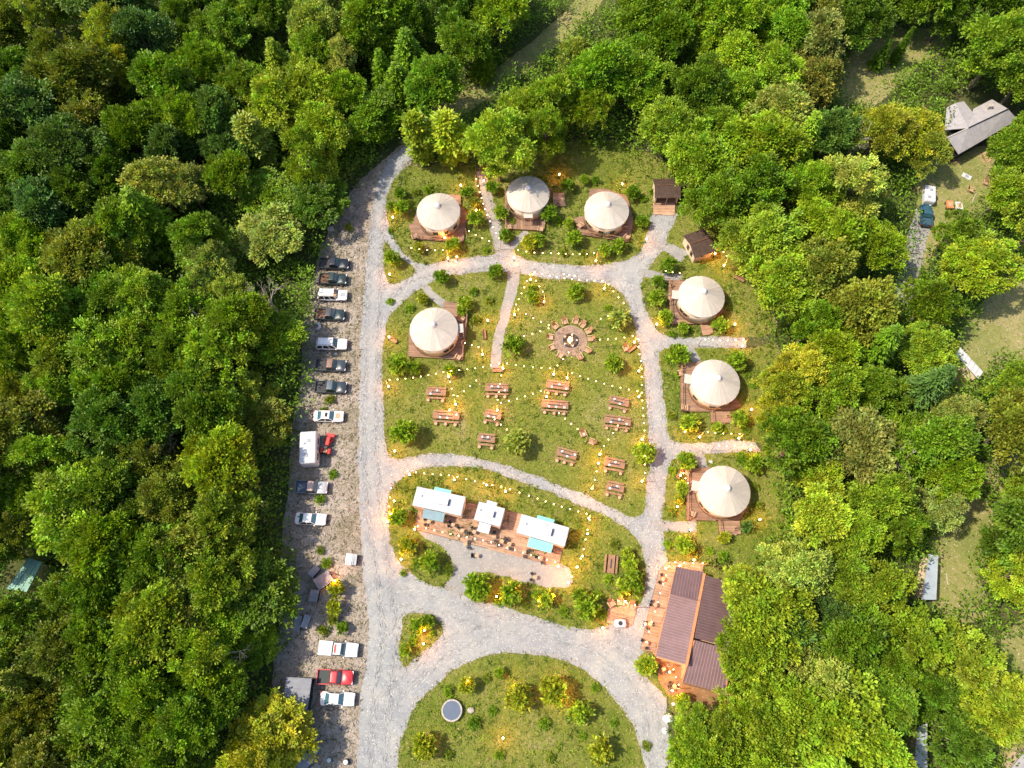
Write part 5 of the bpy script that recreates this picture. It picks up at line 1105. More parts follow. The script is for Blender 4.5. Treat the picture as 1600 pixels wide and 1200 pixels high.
# colour map of the woods, read off the photograph
CM = [(30, 50, "olive"), (110, 30, "olive"), (170, 60, "yellow"), (215, 25, "blue"), (300, 40, "mid"), (350, 60, "mid"), (430, 30, "light"), (500, 60, "light"), (60, 160, "deep"), (110, 120, "olive"), (60, 230, "blue"), (110, 260, "mid"), (40, 300, "blue"), (150, 300, "deep"), (200, 130, "mid"),
 (235, 175, "mid"), (250, 235, "blue"), (290, 285, "pale"), (340, 240, "blue"), (395, 210, "pale"), (380, 280, "light"), (470, 140, "bright"), (490, 200, "light"), (440, 260, "mid"), (540, 60, "pale"), (560, 90, "light"), (600, 60, "mid"), (620, 130, "mid"), (650, 110, "mid"), (700, 30, "deep"), (740, 90, "mid"), (790, 60, "light"), (850, 20, "light"),
 (30, 380, "light"), (60, 430, "light"), (120, 390, "olive"), (140, 440, "mid"), (205, 400, "pale"), (250, 350, "mid"), (290, 430, "mid"), (280, 480, "light"), (345, 455, "pale"), (330, 500, "brown"), (400, 380, "pale"), (430, 400, "mid"), (460, 330, "deep"), (390, 520, "light"), (440, 540, "mid"), (30, 480, "mid"), (90, 530, "bright"), (130, 560, "light"),
 (190, 600, "mid"), (200, 660, "deep"), (240, 520, "light"), (310, 600, "mid"), (340, 570, "light"), (420, 640, "olive"), (460, 610, "mid"), (30, 650, "olive"), (60, 720, "light"), (110, 690, "mid"), (240, 700, "olive"), (330, 700, "bright"), (380, 740, "light"), (330, 780, "light"), (430, 720, "mid"), (90, 800, "light"), (150, 780, "mid"), (140, 860, "light"), (220, 830, "deep"),
 (300, 830, "olive"), (400, 850, "mid"), (440, 880, "light"), (210, 900, "mid"), (280, 940, "bright"), (330, 960, "light"), (390, 950, "deep"), (250, 1010, "mid"), (60, 960, "deep"), (120, 980, "mid"), (30, 1040, "light"), (90, 1070, "olive"), (170, 1050, "deep"), (200, 1130, "mid"), (290, 1100, "mid"), (350, 1070, "mid"), (370, 1130, "light"), (430, 1130, "yellow"), (440, 1180, "yellow"), (380, 1010, "mid"), (60, 1170, "olive"),
 (690, 210, "bright"), (740, 230, "bright"), (790, 220, "bright"), (720, 190, "bright"), (800, 150, "bright"), (830, 110, "pale"), (880, 90, "pale"), (920, 60, "pale"), (950, 20, "yellow"), (860, 170, "light"), (900, 200, "light"), (950, 180, "light"), (980, 110, "mid"), (1010, 60, "mid"), (1000, 220, "light"), (1050, 40, "light"), (1080, 90, "light"), (1120, 60, "light"), (1150, 110, "bright"), (1100, 150, "mid"),
 (1170, 30, "light"), (1210, 60, "mid"), (1240, 100, "olive"), (1290, 80, "brown"), (1260, 140, "brown"), (1200, 170, "light"), (1150, 200, "light"), (1100, 230, "light"), (1060, 260, "light"), (1240, 180, "pale"), (1300, 210, "blue"), (1330, 230, "olive"), (1230, 240, "light"), (1180, 270, "mid"), (1090, 290, "light"), (1130, 330, "mid"), (1180, 360, "bright"), (1230, 380, "bright"), (1330, 270, "pale"), (1340, 310, "pale"), (1390, 250, "olive"), (1430, 210, "yellow"), (1440, 150, "light"), (1400, 150, "light"),
 (1360, 20, "deep"), (1420, 20, "mid"), (1500, 20, "deep"), (1560, 30, "deep"), (1500, 80, "light"), (1560, 80, "light"), (1590, 120, "mid"), (1450, 100, "light"), (1590, 230, "light"), (1580, 290, "light"), (1560, 340, "mid"), (1590, 370, "light"), (1500, 380, "mid"), (1480, 430, "light"), (1530, 430, "bright"), (1500, 470, "mid"), (1330, 370, "light"), (1290, 330, "light"), (1390, 360, "light"), (1220, 440, "light"), (1280, 430, "pale"), (1340, 440, "olive"), (1400, 440, "olive"), (1430, 480, "mid"),
 (1200, 520, "mid"), (1260, 500, "mid"), (1320, 520, "light"), (1390, 520, "light"), (1430, 540, "light"), (1230, 590, "yellow"), (1220, 640, "yellow"), (1290, 600, "light"), (1350, 600, "mid"), (1300, 660, "light"), (1370, 650, "light"), (1480, 630, "pale"), (1460, 670, "light"), (1430, 610, "blue"), (1540, 600, "mid"), (1580, 570, "light"), (1590, 640, "yellow"), (1560, 660, "olive"), (1250, 720, "mid"), (1290, 740, "bright"), (1380, 720, "brown"), (1430, 730, "brown"), (1350, 780, "light"), (1250, 790, "bright"), (1300, 810, "light"),
 (1450, 790, "pale"), (1480, 720, "mid"), (1560, 760, "light"), (1590, 800, "light"), (1550, 860, "deep"), (1420, 830, "mid"), (1240, 850, "bright"), (1200, 880, "light"), (1170, 930, "bright"), (1260, 920, "pale"), (1220, 980, "blue"), (1190, 1010, "light"), (1300, 950, "blue"), (1330, 880, "light"), (1380, 900, "light"), (1400, 960, "light"), (1340, 1000, "mid"), (1560, 920, "bright"), (1590, 980, "bright"), (1500, 980, "mid"), (1440, 1010, "mid"),
 (1160, 1080, "mid"), (1100, 1130, "light"), (1130, 1170, "light"), (1200, 1090, "light"), (1270, 1060, "pale"), (1300, 1040, "pale"), (1310, 1100, "light"), (1250, 1150, "light"), (1350, 1140, "mid"), (1390, 1080, "mid"), (1490, 1080, "deep"), (1530, 1060, "bright"), (1560, 1120, "bright"), (1500, 1160, "deep"), (1180, 1180, "light"), (1420, 1100, "deep")]
LFOR = [(-60, -50), (930, -50), (885, 22), (832, 62), (790, 100), (742, 140), (700, 165), (645, 190), (615, 235), (570, 275), (530, 320), (505, 385), (492, 440), (488, 520), (484, 600), (470, 650), (452, 720), (452, 850), (462, 905), (445, 960), (440, 1010), (432, 1050), (425, 1090), (452, 1140), (452, 1260), (-60, 1260)]
RFOR = [(975, -50), (1660, -50), (1660, 1270), (1058, 1270), (1050, 1130), (1075, 1105), (1130, 1100), (1150, 1075), (1140, 1010), (1150, 910), (1178, 880), (1215, 845), (1212, 700), (1200, 640), (1200, 560), (1185, 500), (1172, 420), (1125, 362), (1062, 290), (1038, 258), (960, 232), (860, 240), (800, 258), (740, 260), (690, 250), (672, 212), (732, 180), (786, 140), (842, 104), (897, 54), (952, 6)]
CLR = [[(1305, 165), (1320, 105), (1350, 60), (1400, 50), (1480, 52), (1470, 80), (1430, 100), (1400, 125), (1345, 170)],
       [(1468, 160), (1500, 145), (1560, 140), (1605, 180), (1590, 225), (1565, 270), (1545, 300), (1520, 328), (1480, 345), (1450, 400), (1430, 430), (1408, 430), (1418, 380), (1408, 300), (1440, 268), (1465, 235)],
       [(1500, 505), (1535, 465), (1610, 400), (1660, 400), (1660, 560), (1545, 560), (1535, 600), (1488, 600), (1485, 560)],
       [(1460, 850), (1490, 785), (1530, 780), (1540, 840), (1512, 885), (1525, 935), (1470, 945), (1420, 945), (1415, 895)],
       [(1545, 1010), (1600, 985), (1640, 980), (1640, 1040), (1560, 1030)], [(1425, 1130), (1452, 1125), (1455, 1260), (1425, 1260)], [(1570, 1150), (1660, 1130), (1660, 1260), (1560, 1260)], [(2, 862), (78, 862), (76, 932), (4, 938)], [(1545, 720), (1660, 705), (1660, 745), (1560, 750)]]
def forest(x, y, m=0):
    if not (inside(LFOR, x, y) or inside(RFOR, x, y)): return False
    for p in CLR:
        if inside(p, x, y): return False
    return True
def ok(x, y, rad):
    if not forest(x, y): return False
    for k in range(8):
        a = k * math.pi / 4
        if not forest(x + rad * math.cos(a), y + rad * math.sin(a)):
            xx, yy = x + rad * math.cos(a), y + rad * math.sin(a)
            if -40 < xx < 1640 and -30 < yy < 1240: return False
    return True
def pal_at(x, y, rr):
    l = sorted(((x - a) ** 2 + (y - b) ** 2 + rr.uniform(0, 900), c) for a, b, c in CM)
    return l[0][1] if rr.random() < .86 else l[1][1]
BANDS = [(75, "near the top edge"), (165, "level with dirt track"), (250, "level with grey-roofed house"), (350, "level with top yurts"), (430, "level with tilted hut"), (555, "level with fire pit"), (640, "level with picnic tables"), (735, "level with caravan"), (860, "level with food trucks"), (970, "level with veranda"), (1080, "level with red pickup"), (9999, "near the bottom edge")]
def tree_label(kind, col, px, py, R):
    band = next(t for y, t in BANDS if py < y); side = "left forest" if inside(LFOR, px, py) or px < 500 else ("right forest" if px < 1330 else "far right woods")
    size = "" if kind != "tree" else "big" if R > 46 else ("small" if R < 34 else "")
    return " ".join(f"{size} {PNAME[col]} {kind} in the {side} {band}".split())
def place_tree(px, py, Rpx, col, kind="broad", rr=None, lab=None):
    rr = rr or RNG; s0 = scl(px, min(max(py, -20), 1220))
    Rm = Rpx * s0 * .93
    base = Vector(PAL[col]); j = rr.uniform(.82, 1.22) * (.95 if px < 560 else 1.0); cc = (base.x * j * rr.uniform(1.0, 1.16), base.y * j, base.z * j * rr.uniform(.8, 1.3), 1)
    if kind == "broad":
        me, tr, R0, H0 = rr.choice(BROAD); s = Rm / (R0 * .86); low = .55 if ((px > 385 and py > 250 or px > 520 and py > 150) and inside(LFOR, px, py)) else 1.0; hz = s ** .5 * rr.uniform(.9, 1.12) * low; hc = 7.4 * hz
        c = at(px, py, hc); o = new("broadleaf_tree", loc=(c.x, c.y, 0)); o.rotation_euler.z = rr.uniform(0, 6.28)
        cr = new("crown", me, o, loc=(0, 0, hc)); cr.scale = (s * rr.uniform(.86, 1.16), s * rr.uniform(.86, 1.16), s * rr.uniform(.9, 1.25) * low); cr.color = cc
        t = new("trunk", tr, o); t.scale = (s, s, hz); k = "tree"
    elif kind == "conifer":
        me, tr = rr.choice(CON); s = Rm / 2.6; hz = rr.uniform(.85, 1.1) * (s ** .5); c = at(px, py, 4.5 * hz); o = new("conifer_tree", loc=(c.x, c.y, 0)); o.rotation_euler.z = rr.uniform(0, 6.28)
        cr = new("crown", me, o); cr.scale = (s, s, hz); cr.color = cc; t = new("trunk", tr, o); t.scale = (s, s, hz * .98); k = "conifer"
    elif kind == "column":
        me, lob = rr.choice(COLM); s = Rm / 1.6; c = at(px, py, 6.2); o = new("columnar_tree", loc=(c.x, c.y, 0))
        cr = new("crown", me, o, loc=(0, 0, 6.2)); cr.scale = (s, s, 1.15); cr.color = cc; t = new("trunk", KTR, o); k = "columnar tree"
    elif kind == "bare":
        me = rr.choice(BARE); s = Rm / 3.2; c = at(px, py, 6.5); o = new("bare_tree", loc=(c.x, c.y, 0)); o.rotation_euler.z = rr.uniform(0, 6.28)
        cr = new("branches", me, o); cr.scale = (s, s, 1.35); tr = new("trunk", KTR, o); k = "bare-branched tree"
    b = lab or tree_label(k, col, px, py, Rpx)
    if kind == "bare" and not lab: b = b.replace(PNAME[col] + " ", "grey ")
    thing(o, b, "tree", px, py, "forest trees"); return o
KTR = trunk_mesh(77, 8.5, .17, mat="pale_bark")
TREES = []
HAND = [(655, 215, 22, "bright", "column"), (700, 215, 26, "bright", "column"), (900, 90, 26, "pale", "broad"), (640, 95, 34, "mid", "conifer"), (625, 140, 34, "mid", "conifer"), (755, 95, 24, "light", "conifer"), (600, 120, 26, "mid", "conifer"), (530, 90, 24, "pale", "broad"), (1405, 40 + 40, 13, "deep", "conifer"), (1378, 88, 13, "deep", "conifer"),
        (333, 495, 36, "brown", "bare"), (420, 470, 30, "brown", "bare"), (75, 30, 34, "brown", "bare"), (1395, 715, 44, "brown", "bare"), (1335, 225, 26, "brown", "bare"), (360, 1020, 28, "brown", "bare"), (365, 15, 24, "brown", "bare"), (250, 705, 30, "brown", "bare"), (1345, 660, 22, "brown", "bare"),
        (60, 180, 52, "blue", "broad"), (110, 235, 46, "blue", "broad"), (50, 270, 44, "deep", "broad"), (170, 60, 38, "yellow", "broad"), (185, 100, 28, "yellow", "broad"), (292, 290, 30, "pale", "broad"), (397, 220, 24, "pale", "column"), (405, 200, 20, "pale", "broad"), (205, 398, 24, "pale", "broad"), (355, 458, 28, "pale", "broad"),
        (540, 50, 24, "pale", "broad"), (480, 140, 44, "bright", "broad"), (90, 560, 40, "bright", "broad"), (345, 720, 52, "bright", "broad"), (110, 800, 56, "light", "broad"), (290, 945, 42, "pale", "broad"), (430, 1150, 46, "yellow", "broad"), (18, 838, 34, "olive", "broad"), (15, 968, 34, "mid", "broad"), (92, 935, 30, "mid", "broad"), (1335, 290, 46, "pale", "broad"), (1422, 205, 36, "yellow", "broad"),
        (1225, 600, 30, "yellow", "broad"), (1218, 650, 28, "yellow", "broad"), (1200, 965, 56, "bright", "broad"), (1245, 890, 44, "pale", "broad"), (1235, 985, 40, "blue", "broad"), (1305, 960, 36, "blue", "broad"), (1490, 650, 38, "pale", "broad"), (1465, 790, 36, "pale", "broad"), (1530, 420, 44, "bright", "broad"), (1195, 370, 44, "bright", "broad"), (1285, 800, 46, "bright", "broad"), (1280, 70, 34, "brown", "broad"), (1270, 130, 34, "brown", "broad"),
        (1168, 925, 30, "bright", "broad"), (1592, 605, 34, "light", "broad"), (1588, 900, 36, "bright", "broad"), (1560, 1100, 42, "bright", "broad"), (1585, 235, 34, "light", "broad"), (1575, 300, 30, "light", "broad"), (1450, 235, 24, "olive", "broad"), (1500, 365, 30, "mid", "broad"), (1090, 1140, 32, "light", "broad"), (1130, 1150, 34, "light", "broad")]
rr = random.Random(21)
for t in HAND:
    if t[0] > 0: place_tree(*t, rr=rr); TREES.append((t[0], t[1], t[2] if t[4] != "bare" else t[2] * .35))
cand = []
rr2 = random.Random(77)
def rad_at(x, y, q):
    b = .78 + .22 * (y + 40) / 1240          # the far side of the woods shows smaller
    return q.uniform(38, 58) * b
tries = 0
while tries < 30000 and len(TREES) < 296:
    tries += 1; x, y = rr2.uniform(-45, 1645), rr2.uniform(-42, 1238); R_ = rad_at(x, y, rr2) * (1 if tries < 9000 else .8)
    if not ok(x, y, R_ * (.95 if x > 1290 or (x > 380 and y > 260 and x < 460) or (y < 215 and 640 < x < 1000) else .78 if not inside(RFOR, x, y) else .6)): continue
    f = .57 if tries < 12000 else .46
    if any((x - a) ** 2 + (y - b) ** 2 < ((R_ + c) * f) ** 2 for a, b, c in TREES): continue
    TREES.append((x, y, R_)); col = pal_at(x, y, rr2); kind = "conifer" if rr2.random() < .05 else "broad"
    place_tree(x, y, R_, col, kind, rr2)
print("forest trees", len(TREES), "tries", tries)
# undergrowth: one mass of low leaves filling the woods
def in_poly_np(poly, X, Yv):
    c = np.zeros(len(X), bool); n = len(poly); j = n - 1
    for i in range(n):
        xi, yi = poly[i]; xj, yj = poly[j]
        with np.errstate(divide='ignore', invalid='ignore'):
            m = ((yi > Yv) != (yj > Yv)) & (X < (xj - xi) * (Yv - yi) / (yj - yi) + xi)
        c ^= m; j = i
    return c
def grow(poly_world, n, rs):
    lo, hi = np.min(poly_world, 0), np.max(poly_world, 0); X = rs.uniform(lo[0], hi[0], n); Yv = rs.uniform(lo[1], hi[1], n); m = in_poly_np([tuple(p) for p in poly_world], X, Yv); return X[m], Yv[m]
und = np.random.default_rng(9); V_, T_, C_ = [], [], []; off = 0
LW = np.array([at(x, y)[:2] for x, y in LFOR]); RW = np.array([at(x, y)[:2] for x, y in RFOR]); CW = [[tuple(at(x, y)[:2]) for x, y in p] for p in CLR]
for W_ in (LW, RW):
    X, Yv = grow(W_, 15000, und)
    for p in CW:
        m = ~in_poly_np(p, X, Yv); X, Yv = X[m], Yv[m]
    k = 17; n = len(X); C0 = np.stack([np.repeat(X, k), np.repeat(Yv, k), np.zeros(n * k)], 1); hh = np.repeat(und.uniform(.4, 1, n) * und.choice([1.4, 2.6, 4.2], n), k); offs = und.normal(size=(n * k, 3)) * np.array([.62, .62, .4]); C0 += offs; C0[:, 2] = np.maximum(.1, hh + offs[:, 2])
    Dn = unit(offs * np.array([1, 1, .3]) + und.normal(size=(n * k, 3)) * .3 + np.array([0, 0, .3])); v, t = kites(und, C0, Dn, und.uniform(.35, .7, n * k), und.uniform(.18, .34, n * k)); V_.append(v); T_.append(t + off); off += len(v); tt = np.repeat(np.repeat(und.uniform(.6, 1.5, (n, 1)), k, 0), 4, 0); C_.append(tt * np.array([[1, 1, 1]]))
me = fast_mesh("undergrowth", np.concatenate(V_), np.concatenate(T_), np.concatenate(C_), M["leaf"]); o = new("undergrowth", me, kind="stuff"); o.color = (.13, .24, .014, 1); o["label"] = "low leafy undergrowth on the forest floor"; o["category"] = "undergrowth"

# young trees and shrubs on the lawns
YT = []
for i in range(5):
    me, lob = crown_mesh(500 + i, 1.25, 1.15, 7, 13, 9, .42, .30); YT.append((me, trunk_mesh(510 + i, 1.9, .07, lob, "pale_bark", 1.75)))
SH = [crown_mesh(600 + i, 1.0, .7, 6, 12, 9, .28, .28)[0] for i in range(3)]
YOUNG = [(613, 404, 13, "light"), (655, 387, 9, "yellow"), (707, 383, 12, "light"), (743, 341, 13, "light"), (730, 301, 10, "mid"), (625, 302, 10, "mid"), (627, 325, 12, "light"), (612, 322, 8, "mid"), (690, 433, 12, "mid"), (774, 424, 12, "mid"), (790, 368, 11, "mid"), (826, 380, 12, "yellow"), (842, 376, 11, "light"), (857, 334, 13, "mid"), (768, 294, 10, "mid"), (782, 332, 12, "light"), (740, 316, 9, "olive"),
 (886, 289, 12, "mid"), (913, 281, 8, "light"), (988, 301, 12, "mid"), (889, 349, 9, "bright"), (896, 373, 13, "light"), (967, 383, 12, "light"), (945, 392, 10, "light"), (1003, 347, 10, "mid"), (1029, 440, 11, "mid"), (1045, 414, 13, "mid"), (900, 455, 14, "light"), (727, 474, 12, "bright"), (722, 486, 9, "light"), (660, 467, 9, "yellow"), (624, 569, 17, "light"), (648, 574, 11, "light"), (802, 539, 17, "mid"), (704, 578, 10, "light"),
 (967, 499, 17, "pale"), (959, 568, 15, "light"), (832, 464, 11, "light"), (631, 676, 20, "light"), (808, 692, 20, "pale"), (1008, 707, 18, "bright"), (1026, 466, 14, "light"), (1040, 496, 12, "light"), (1125, 508, 13, "bright"), (1067, 513, 9, "light"), (1060, 555, 16, "light"), (1152, 563, 16, "light"), (1076, 662, 15, "bright"), (1157, 654, 14, "light"), (1121, 667, 9, "bright"), (1072, 720, 15, "light"), (1178, 724, 16, "light"), (1160, 716, 10, "mid"),
 (1066, 762, 11, "bright"), (1062, 780, 8, "yellow"), (1132, 840, 10, "yellow"), (1167, 824, 10, "blue"), (1069, 851, 15, "bright"), (622, 808, 14, "light"), (636, 852, 15, "yellow"), (672, 876, 16, "light"), (746, 916, 21, "light"), (798, 926, 18, "light"), (852, 936, 14, "bright"), (840, 930, 9, "light"), (917, 950, 20, "light"), (905, 930, 12, "mid"), (985, 882, 13, "bright"), (990, 900, 14, "light"), (974, 918, 14, "bright"), (994, 916, 12, "mid"), (980, 865, 10, "bright"), (652, 978, 13, "light"), (668, 972, 11, "mid"), (633, 1015, 10, "bright"),
 (729, 1071, 13, "yellow"), (810, 1090, 21, "yellow"), (865, 1081, 22, "yellow"), (907, 1112, 18, "bright"), (663, 1165, 19, "yellow"), (938, 1172, 20, "yellow"), (1010, 1040, 16, "bright"), (781, 1051, 9, "light"), (525, 922, 14, "yellow"), (522, 950, 12, "yellow"), (535, 982, 10, "mid"), (520, 968, 9, "olive"), (1555, 325, 9, "light"), (1066, 1096, 12, "bright")]
rr = random.Random(31)
for px, py, Rp, col in YOUNG:
    s0 = scl(px, py); Rm = Rp * s0; s = Rm / 1.5; hc = 1.75 * s; c = at(px, py, hc); me, tr = rr.choice(YT)
    o = new("young_tree", loc=(c.x, c.y, 0)); o.rotation_euler.z = rr.uniform(0, 6.28); cr = new("crown", me, o, loc=(0, 0, hc)); cr.scale = (s, s, s * 1.1); b = Vector(PAL[col]); cr.color = (b.x * 1.05, b.y * 1.0, b.z, 1); t = new("trunk", tr, o); t.scale = (s,) * 3
    thing(o, ("bushy " if Rp > 13 else "slender ") + PNAME[col] + " young tree " + near(px, py), "young tree", px, py, "young trees on the lawns")
# low shrubs scattered on the lawns around the yurts
SHR = [(1020, 300), (650, 300), (668, 296), (640, 316), (610, 360), (760, 390), (800, 345), (872, 345), (930, 282), (1005, 310), (880, 395), (912, 395), (610, 470), (640, 480), (742, 500), (740, 455), (765, 470), (832, 450), (950, 480), (1050, 522), (1015, 470), (1045, 560), (1060, 585), (1168, 585), (1180, 600), (1050, 650), (1130, 673), (1165, 672), (1050, 735), (1050, 800), (1180, 760), (1185, 790), (1110, 860), (1130, 870), (1085, 862), (1045, 850),
       (700, 890), (650, 880), (630, 895), (760, 920), (780, 940), (820, 945), (880, 955), (940, 960), (935, 930), (950, 905), (960, 850), (645, 1000), (675, 990), (700, 1080), (760, 1060), (770, 1110), (850, 1130), (910, 1150), (700, 1180), (780, 1180), (860, 1185), (960, 1130), (930, 1075), (740, 1130), (1010, 1165), (505, 985), (510, 880), (500, 780), (520, 740), (515, 625), (505, 640), (530, 330), (545, 355), (500, 860)]
for px, py in SHR:
    s = rr.uniform(.45, .8); c = at(px, py, .45); me = rr.choice(SH); o = new("shrub", me, None, loc=(c.x, c.y, .5 * s)); o.scale = (s, s, s); o.rotation_euler.z = rr.uniform(0, 6); col = rr.choice(["mid", "light", "light", "olive"]); b = Vector(PAL[col]); o.color = (*b, 1)
    thing(o, "low " + PNAME[col] + " shrub " + near(px, py), "shrub", px, py, "low shrubs on the lawns")

# grass: short tufts, one mass
def off_paths(X, Yv):
    for nm_ in ("footpath", "food_patio", "dirt_yard"):
        for w_, z_ in SHEETS[nm_]:
            m = ~in_poly_np([tuple(p) for p in w_], X, Yv); X, Yv = X[m], Yv[m]
    return X, Yv
gs = np.random.default_rng(4); V_, T_, C_ = [], [], []; off = 0
DECKP = []
for nm in LAWNS:
    for w, z in SHEETS[nm]:
        area = (w[:, 0].max() - w[:, 0].min()) * (w[:, 1].max() - w[:, 1].min()); X, Yv = grow(w, int(area * 24), gs); X, Yv = off_paths(X, Yv); n = len(X)
        d = gs.normal(size=(n, 3)) * np.array([1, 1, 0]) + np.array([0, 0, .55]); C0 = np.stack([X, Yv, np.full(n, z)], 1); v, t = kites(gs, C0, unit(d), gs.uniform(.14, .42, n), gs.uniform(.05, .12, n), .1)
        pn = np.sin(X * .9 + np.cos(Yv * .7) * 2) * np.cos(Yv * 1.1 + np.sin(X * .5) * 2); dry = gs.random(n) < .22 + .12 * pn
        if nm == "central_lawn":
            for tx, ty in [(q_[0], q_[1]) for q_ in TB] + [(891, 532)]:
                w0 = at(tx, ty); dd_ = np.hypot((X - w0.x) / 1.5, Yv - w0.y); dry |= (dd_ < (2.1 if tx != 891 else 4.6)) & (gs.random(n) < .55)
        col = np.where(dry[:, None], np.array([[.34, .28, .12]]), np.array([[.16, .21, .028]])) * gs.uniform(.6, 1.35, (n, 1)); V_.append(v); T_.append(t + off); off += len(v); C_.append(np.repeat(col, 4, 0))
def plain_attr(name, rough=.8):
    m, n, b, o = _nt(name); a = n.nodes.new("ShaderNodeAttribute"); a.attribute_name = "tint"; n.links.new(a.outputs["Color"], b.inputs["Base Color"]); b.inputs["Roughness"].default_value = rough; b.inputs["Specular IOR Level"].default_value = .2; return m
M["blade"] = plain_attr("grass_blade")
# taller weeds in patches
for nm in LAWNS:
    w = SHEETS[nm][0][0]; area = (w[:, 0].max() - w[:, 0].min()) * (w[:, 1].max() - w[:, 1].min()); dn = {"central_lawn": .5, "roundabout_lawn": 1.0, "lodge_yard": .4}.get(nm, 1.9)
    X, Yv = grow(w, int(area * dn), gs); n = len(X); pn = np.sin(X * .45 + 1.3) * np.cos(Yv * .5 + .4) + gs.normal(size=n) * .5; X, Yv = X[pn > .0], Yv[pn > .0]; X, Yv = off_paths(X, Yv); n = len(X); k = 9
    C0 = np.stack([np.repeat(X, k), np.repeat(Yv, k), np.full(n * k, .02)], 1) + gs.normal(size=(n * k, 3)) * np.array([.16, .16, .0]); d_ = unit(gs.normal(size=(n * k, 3)) * np.array([1, 1, 0]) + np.array([0, 0, .7]))
    v, t = kites(gs, C0, d_, gs.uniform(.25, .6, n * k), gs.uniform(.08, .18, n * k), .1); base = np.where((gs.random(n) < .3)[:, None], np.array([[.19, .26, .024]]), np.array([[.10, .165, .016]])) * gs.uniform(.7, 1.4, (n, 1))
    V_.append(v); T_.append(t + off); off += len(v); C_.append(np.repeat(np.repeat(base, k, 0), 4, 0))
o = new("grass", fast_mesh("grass", np.concatenate(V_), np.concatenate(T_), np.concatenate(C_), M["blade"]), kind="stuff"); o["label"] = "short green and straw-coloured grass on the lawns"; o["category"] = "grass"
# twigs and dry stalks on the parking verge and clearings
V_, T_, C_ = [], [], []; off = 0
road = [tuple(p) for p in SHEETS["gravel_road"][0][0]]
for nm, dens, ln in (("parking_verge", 16, .75), ("dirt_clearing", 7, .5), ("dirt_track", 6, .5), ("dirt_yard", 3, .3)):
    for w, z in SHEETS[nm]:
        area = (w[:, 0].max() - w[:, 0].min()) * (w[:, 1].max() - w[:, 1].min()); X, Yv = grow(w, int(area * dens), gs)
        if nm == "parking_verge":
            m = ~in_poly_np(road, X, Yv); X, Yv = X[m], Yv[m]
        n = len(X); d = unit(gs.normal(size=(n, 3)) * np.array([1, 1, .12]) + np.array([0, 0, .06])); C0 = np.stack([X, Yv, gs.uniform(.01, .06, n)], 1); v, t = kites(gs, C0, d, gs.uniform(.2, 1.0, n) * ln, gs.uniform(.03, .1, n), .08)
        gr = gs.random(n) < .28; col = np.where(gr[:, None], np.array([[.11, .14, .04]]), np.array([[.46, .40, .32]])) * gs.uniform(.45, 1.3, (n, 1)); V_.append(v); T_.append(t + off); off += len(v); C_.append(np.repeat(col, 4, 0))
for nm in LAWNS:
    w = SHEETS[nm][0][0]; k = 7; n = len(w) * k; X = np.repeat(w[:, 0], k) + gs.normal(size=n) * .28; Yv = np.repeat(w[:, 1], k) + gs.normal(size=n) * .28
    d_ = unit(gs.normal(size=(n, 3)) * np.array([1, 1, .2]) + np.array([0, 0, .1])); v, t = kites(gs, np.stack([X, Yv, np.full(n, .014)], 1), d_, gs.uniform(.12, .5, n), gs.uniform(.04, .12, n), .08)
    gr = gs.random(n) < .3; col = np.where(gr[:, None], np.array([[.16, .17, .05]]), np.array([[.42, .33, .21]])) * gs.uniform(.5, 1.2, (n, 1)); V_.append(v); T_.append(t + off); off += len(v); C_.append(np.repeat(col, 4, 0))
o = new("dry_twigs", fast_mesh("dry_twigs", np.concatenate(V_), np.concatenate(T_), np.concatenate(C_), M["blade"]), kind="stuff"); o["label"] = "dry twigs and straw littering the parking verge"; o["category"] = "twigs"
# loose stones and straw on the gravel road
V_, T_, C_ = [], [], []; off = 0
w, z = SHEETS["gravel_road"][0]; area = (w[:, 0].max() - w[:, 0].min()) * (w[:, 1].max() - w[:, 1].min()); X, Yv = grow(w, int(area * 7), gs)
for nm in LAWNS:
    m = ~in_poly_np([tuple(p) for p in SHEETS[nm][0][0]], X, Yv); X, Yv = X[m], Yv[m]
n = len(X); s = gs.uniform(.03, .10, n)[:, None]; a = gs.uniform(0, 6.28, n); b3 = []
for k in range(3): b3.append(np.stack([X, Yv, np.full(n, .006)], 1) + np.stack([np.cos(a + k * 2.1), np.sin(a + k * 2.1), np.zeros(n)], 1) * s)
top = np.stack([X, Yv, np.full(n, .008)], 1) + np.array([[0, 0, 1.]]) * s * .7
Xs, Ys = grow(w, int(area * 9), gs)
for nm in LAWNS:
    m = ~in_poly_np([tuple(p) for p in SHEETS[nm][0][0]], Xs, Ys); Xs, Ys = Xs[m], Ys[m]
ns = len(Xs); dk = unit(gs.normal(size=(ns, 3)) * np.array([1, 1, .0]) + np.array([0, 0, .02])); vk, tk = kites(gs, np.stack([Xs, Ys, np.full(ns, .012)], 1), dk, gs.uniform(.1, .45, ns), gs.uniform(.03, .07, ns), .02)
ck = np.repeat(gs.choice([.2, .26, .36, .42, .47], ns)[:, None] * np.array([[.98, 1, 1.04]]), 4, 0)
TRK = [[(640, 238), (610, 268), (592, 330), (587, 400), (583, 480), (580, 600), (578, 700), (584, 800), (600, 900), (610, 1000), (597, 1080), (590, 1200)], [(610, 930), (700, 950), (780, 975), (860, 985), (930, 1005), (985, 1045), (1015, 1100), (1030, 1200)],
 [(600, 720), (650, 722), (720, 718), (800, 738), (880, 768), (950, 800), (1010, 845), (1020, 900), (1000, 960), (960, 1010)], [(600, 460), (640, 432), (700, 415), (800, 410), (900, 422), (960, 430), (1000, 470), (1015, 540), (1025, 640), (1028, 740), (1024, 830)], [(1000, 420), (1030, 380), (1040, 345)], [(600, 1100), (640, 1060), (700, 1010), (760, 985)]]
vt_, ct_ = [], []
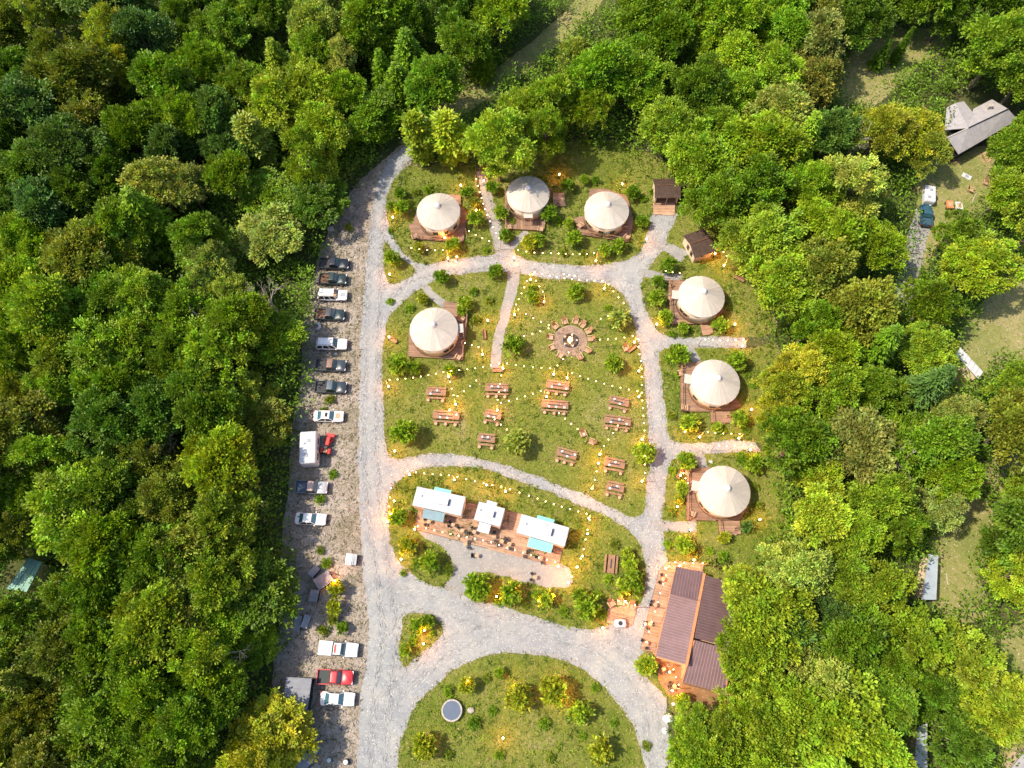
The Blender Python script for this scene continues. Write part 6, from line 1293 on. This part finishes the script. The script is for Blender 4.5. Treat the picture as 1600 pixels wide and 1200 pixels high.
for pl in TRK:
    for sgn in (-1.15, -.75, .75, 1.15):
        for i in range(len(pl) - 1):
            p0, p1 = np.array(at(*pl[i])[:2]), np.array(at(*pl[i + 1])[:2]); L = np.linalg.norm(p1 - p0); m_ = int(L * 13); t_ = gs.random(m_)[:, None]; dv = (p1 - p0) / L; nv = np.array([-dv[1], dv[0]])
            pp = p0 + (p1 - p0) * t_ + nv * (sgn + gs.normal(size=(m_, 1)) * .22); c3 = np.concatenate([pp, np.full((m_, 1), .0125)], 1); d3 = unit(np.concatenate([np.repeat(dv[None], m_, 0), np.zeros((m_, 1))], 1) + gs.normal(size=(m_, 3)) * np.array([.28, .28, .01]))
            v_, t__ = kites(gs, c3, d3, gs.uniform(.3, 1.0, m_), gs.uniform(.05, .13, m_), .01); vt_.append(v_); ct_.append(np.repeat(gs.choice([.34, .39, .44], m_)[:, None] * np.array([[1.02, 1, .97]]), 4, 0))
vt_ = np.concatenate(vt_); nb_ = len(vt_) // 4; bt_ = np.arange(nb_)[:, None] * 4; tt_ = np.concatenate([bt_ + [0, 1, 2], bt_ + [0, 2, 3]], 1).reshape(-1, 3)
keep = np.ones(nb_, bool); x0_, y0_ = vt_[::4, 0], vt_[::4, 1]
for nm in LAWNS: keep &= ~in_poly_np([tuple(p) for p in SHEETS[nm][0][0]], x0_, y0_)
tt_ = tt_.reshape(nb_, 2, 3)[keep].reshape(-1, 3)
tk = np.concatenate([tk, tt_ + len(vk)]); vk = np.concatenate([vk, vt_]); ck = np.concatenate([ck, np.concatenate(ct_)])
V = np.stack(b3 + [top], 1).reshape(-1, 3); bb = np.arange(n)[:, None] * 4; T = np.concatenate([bb + [0, 1, 3], bb + [1, 2, 3], bb + [2, 0, 3]], 1).reshape(-1, 3); col = np.repeat(gs.choice([.16, .3, .5, .62], n)[:, None] * np.array([[1, .98, .96]]), 4, 0)
T = np.concatenate([T, tk + len(V)]); V = np.concatenate([V, vk]); col = np.concatenate([col, ck])
o = new("gravel_stones", fast_mesh("gravel_stones", V, T, col, M["blade"]), kind="stuff"); o["label"] = "loose stones strewn over the grey gravel road"; o["category"] = "gravel"
finish_labels()
print("objects", len(scene.objects), "tris undergrowth", len(bpy.data.objects["undergrowth"].data.polygons), "grass", len(bpy.data.objects["grass"].data.polygons), "twigs", len(bpy.data.objects["dry_twigs"].data.polygons))
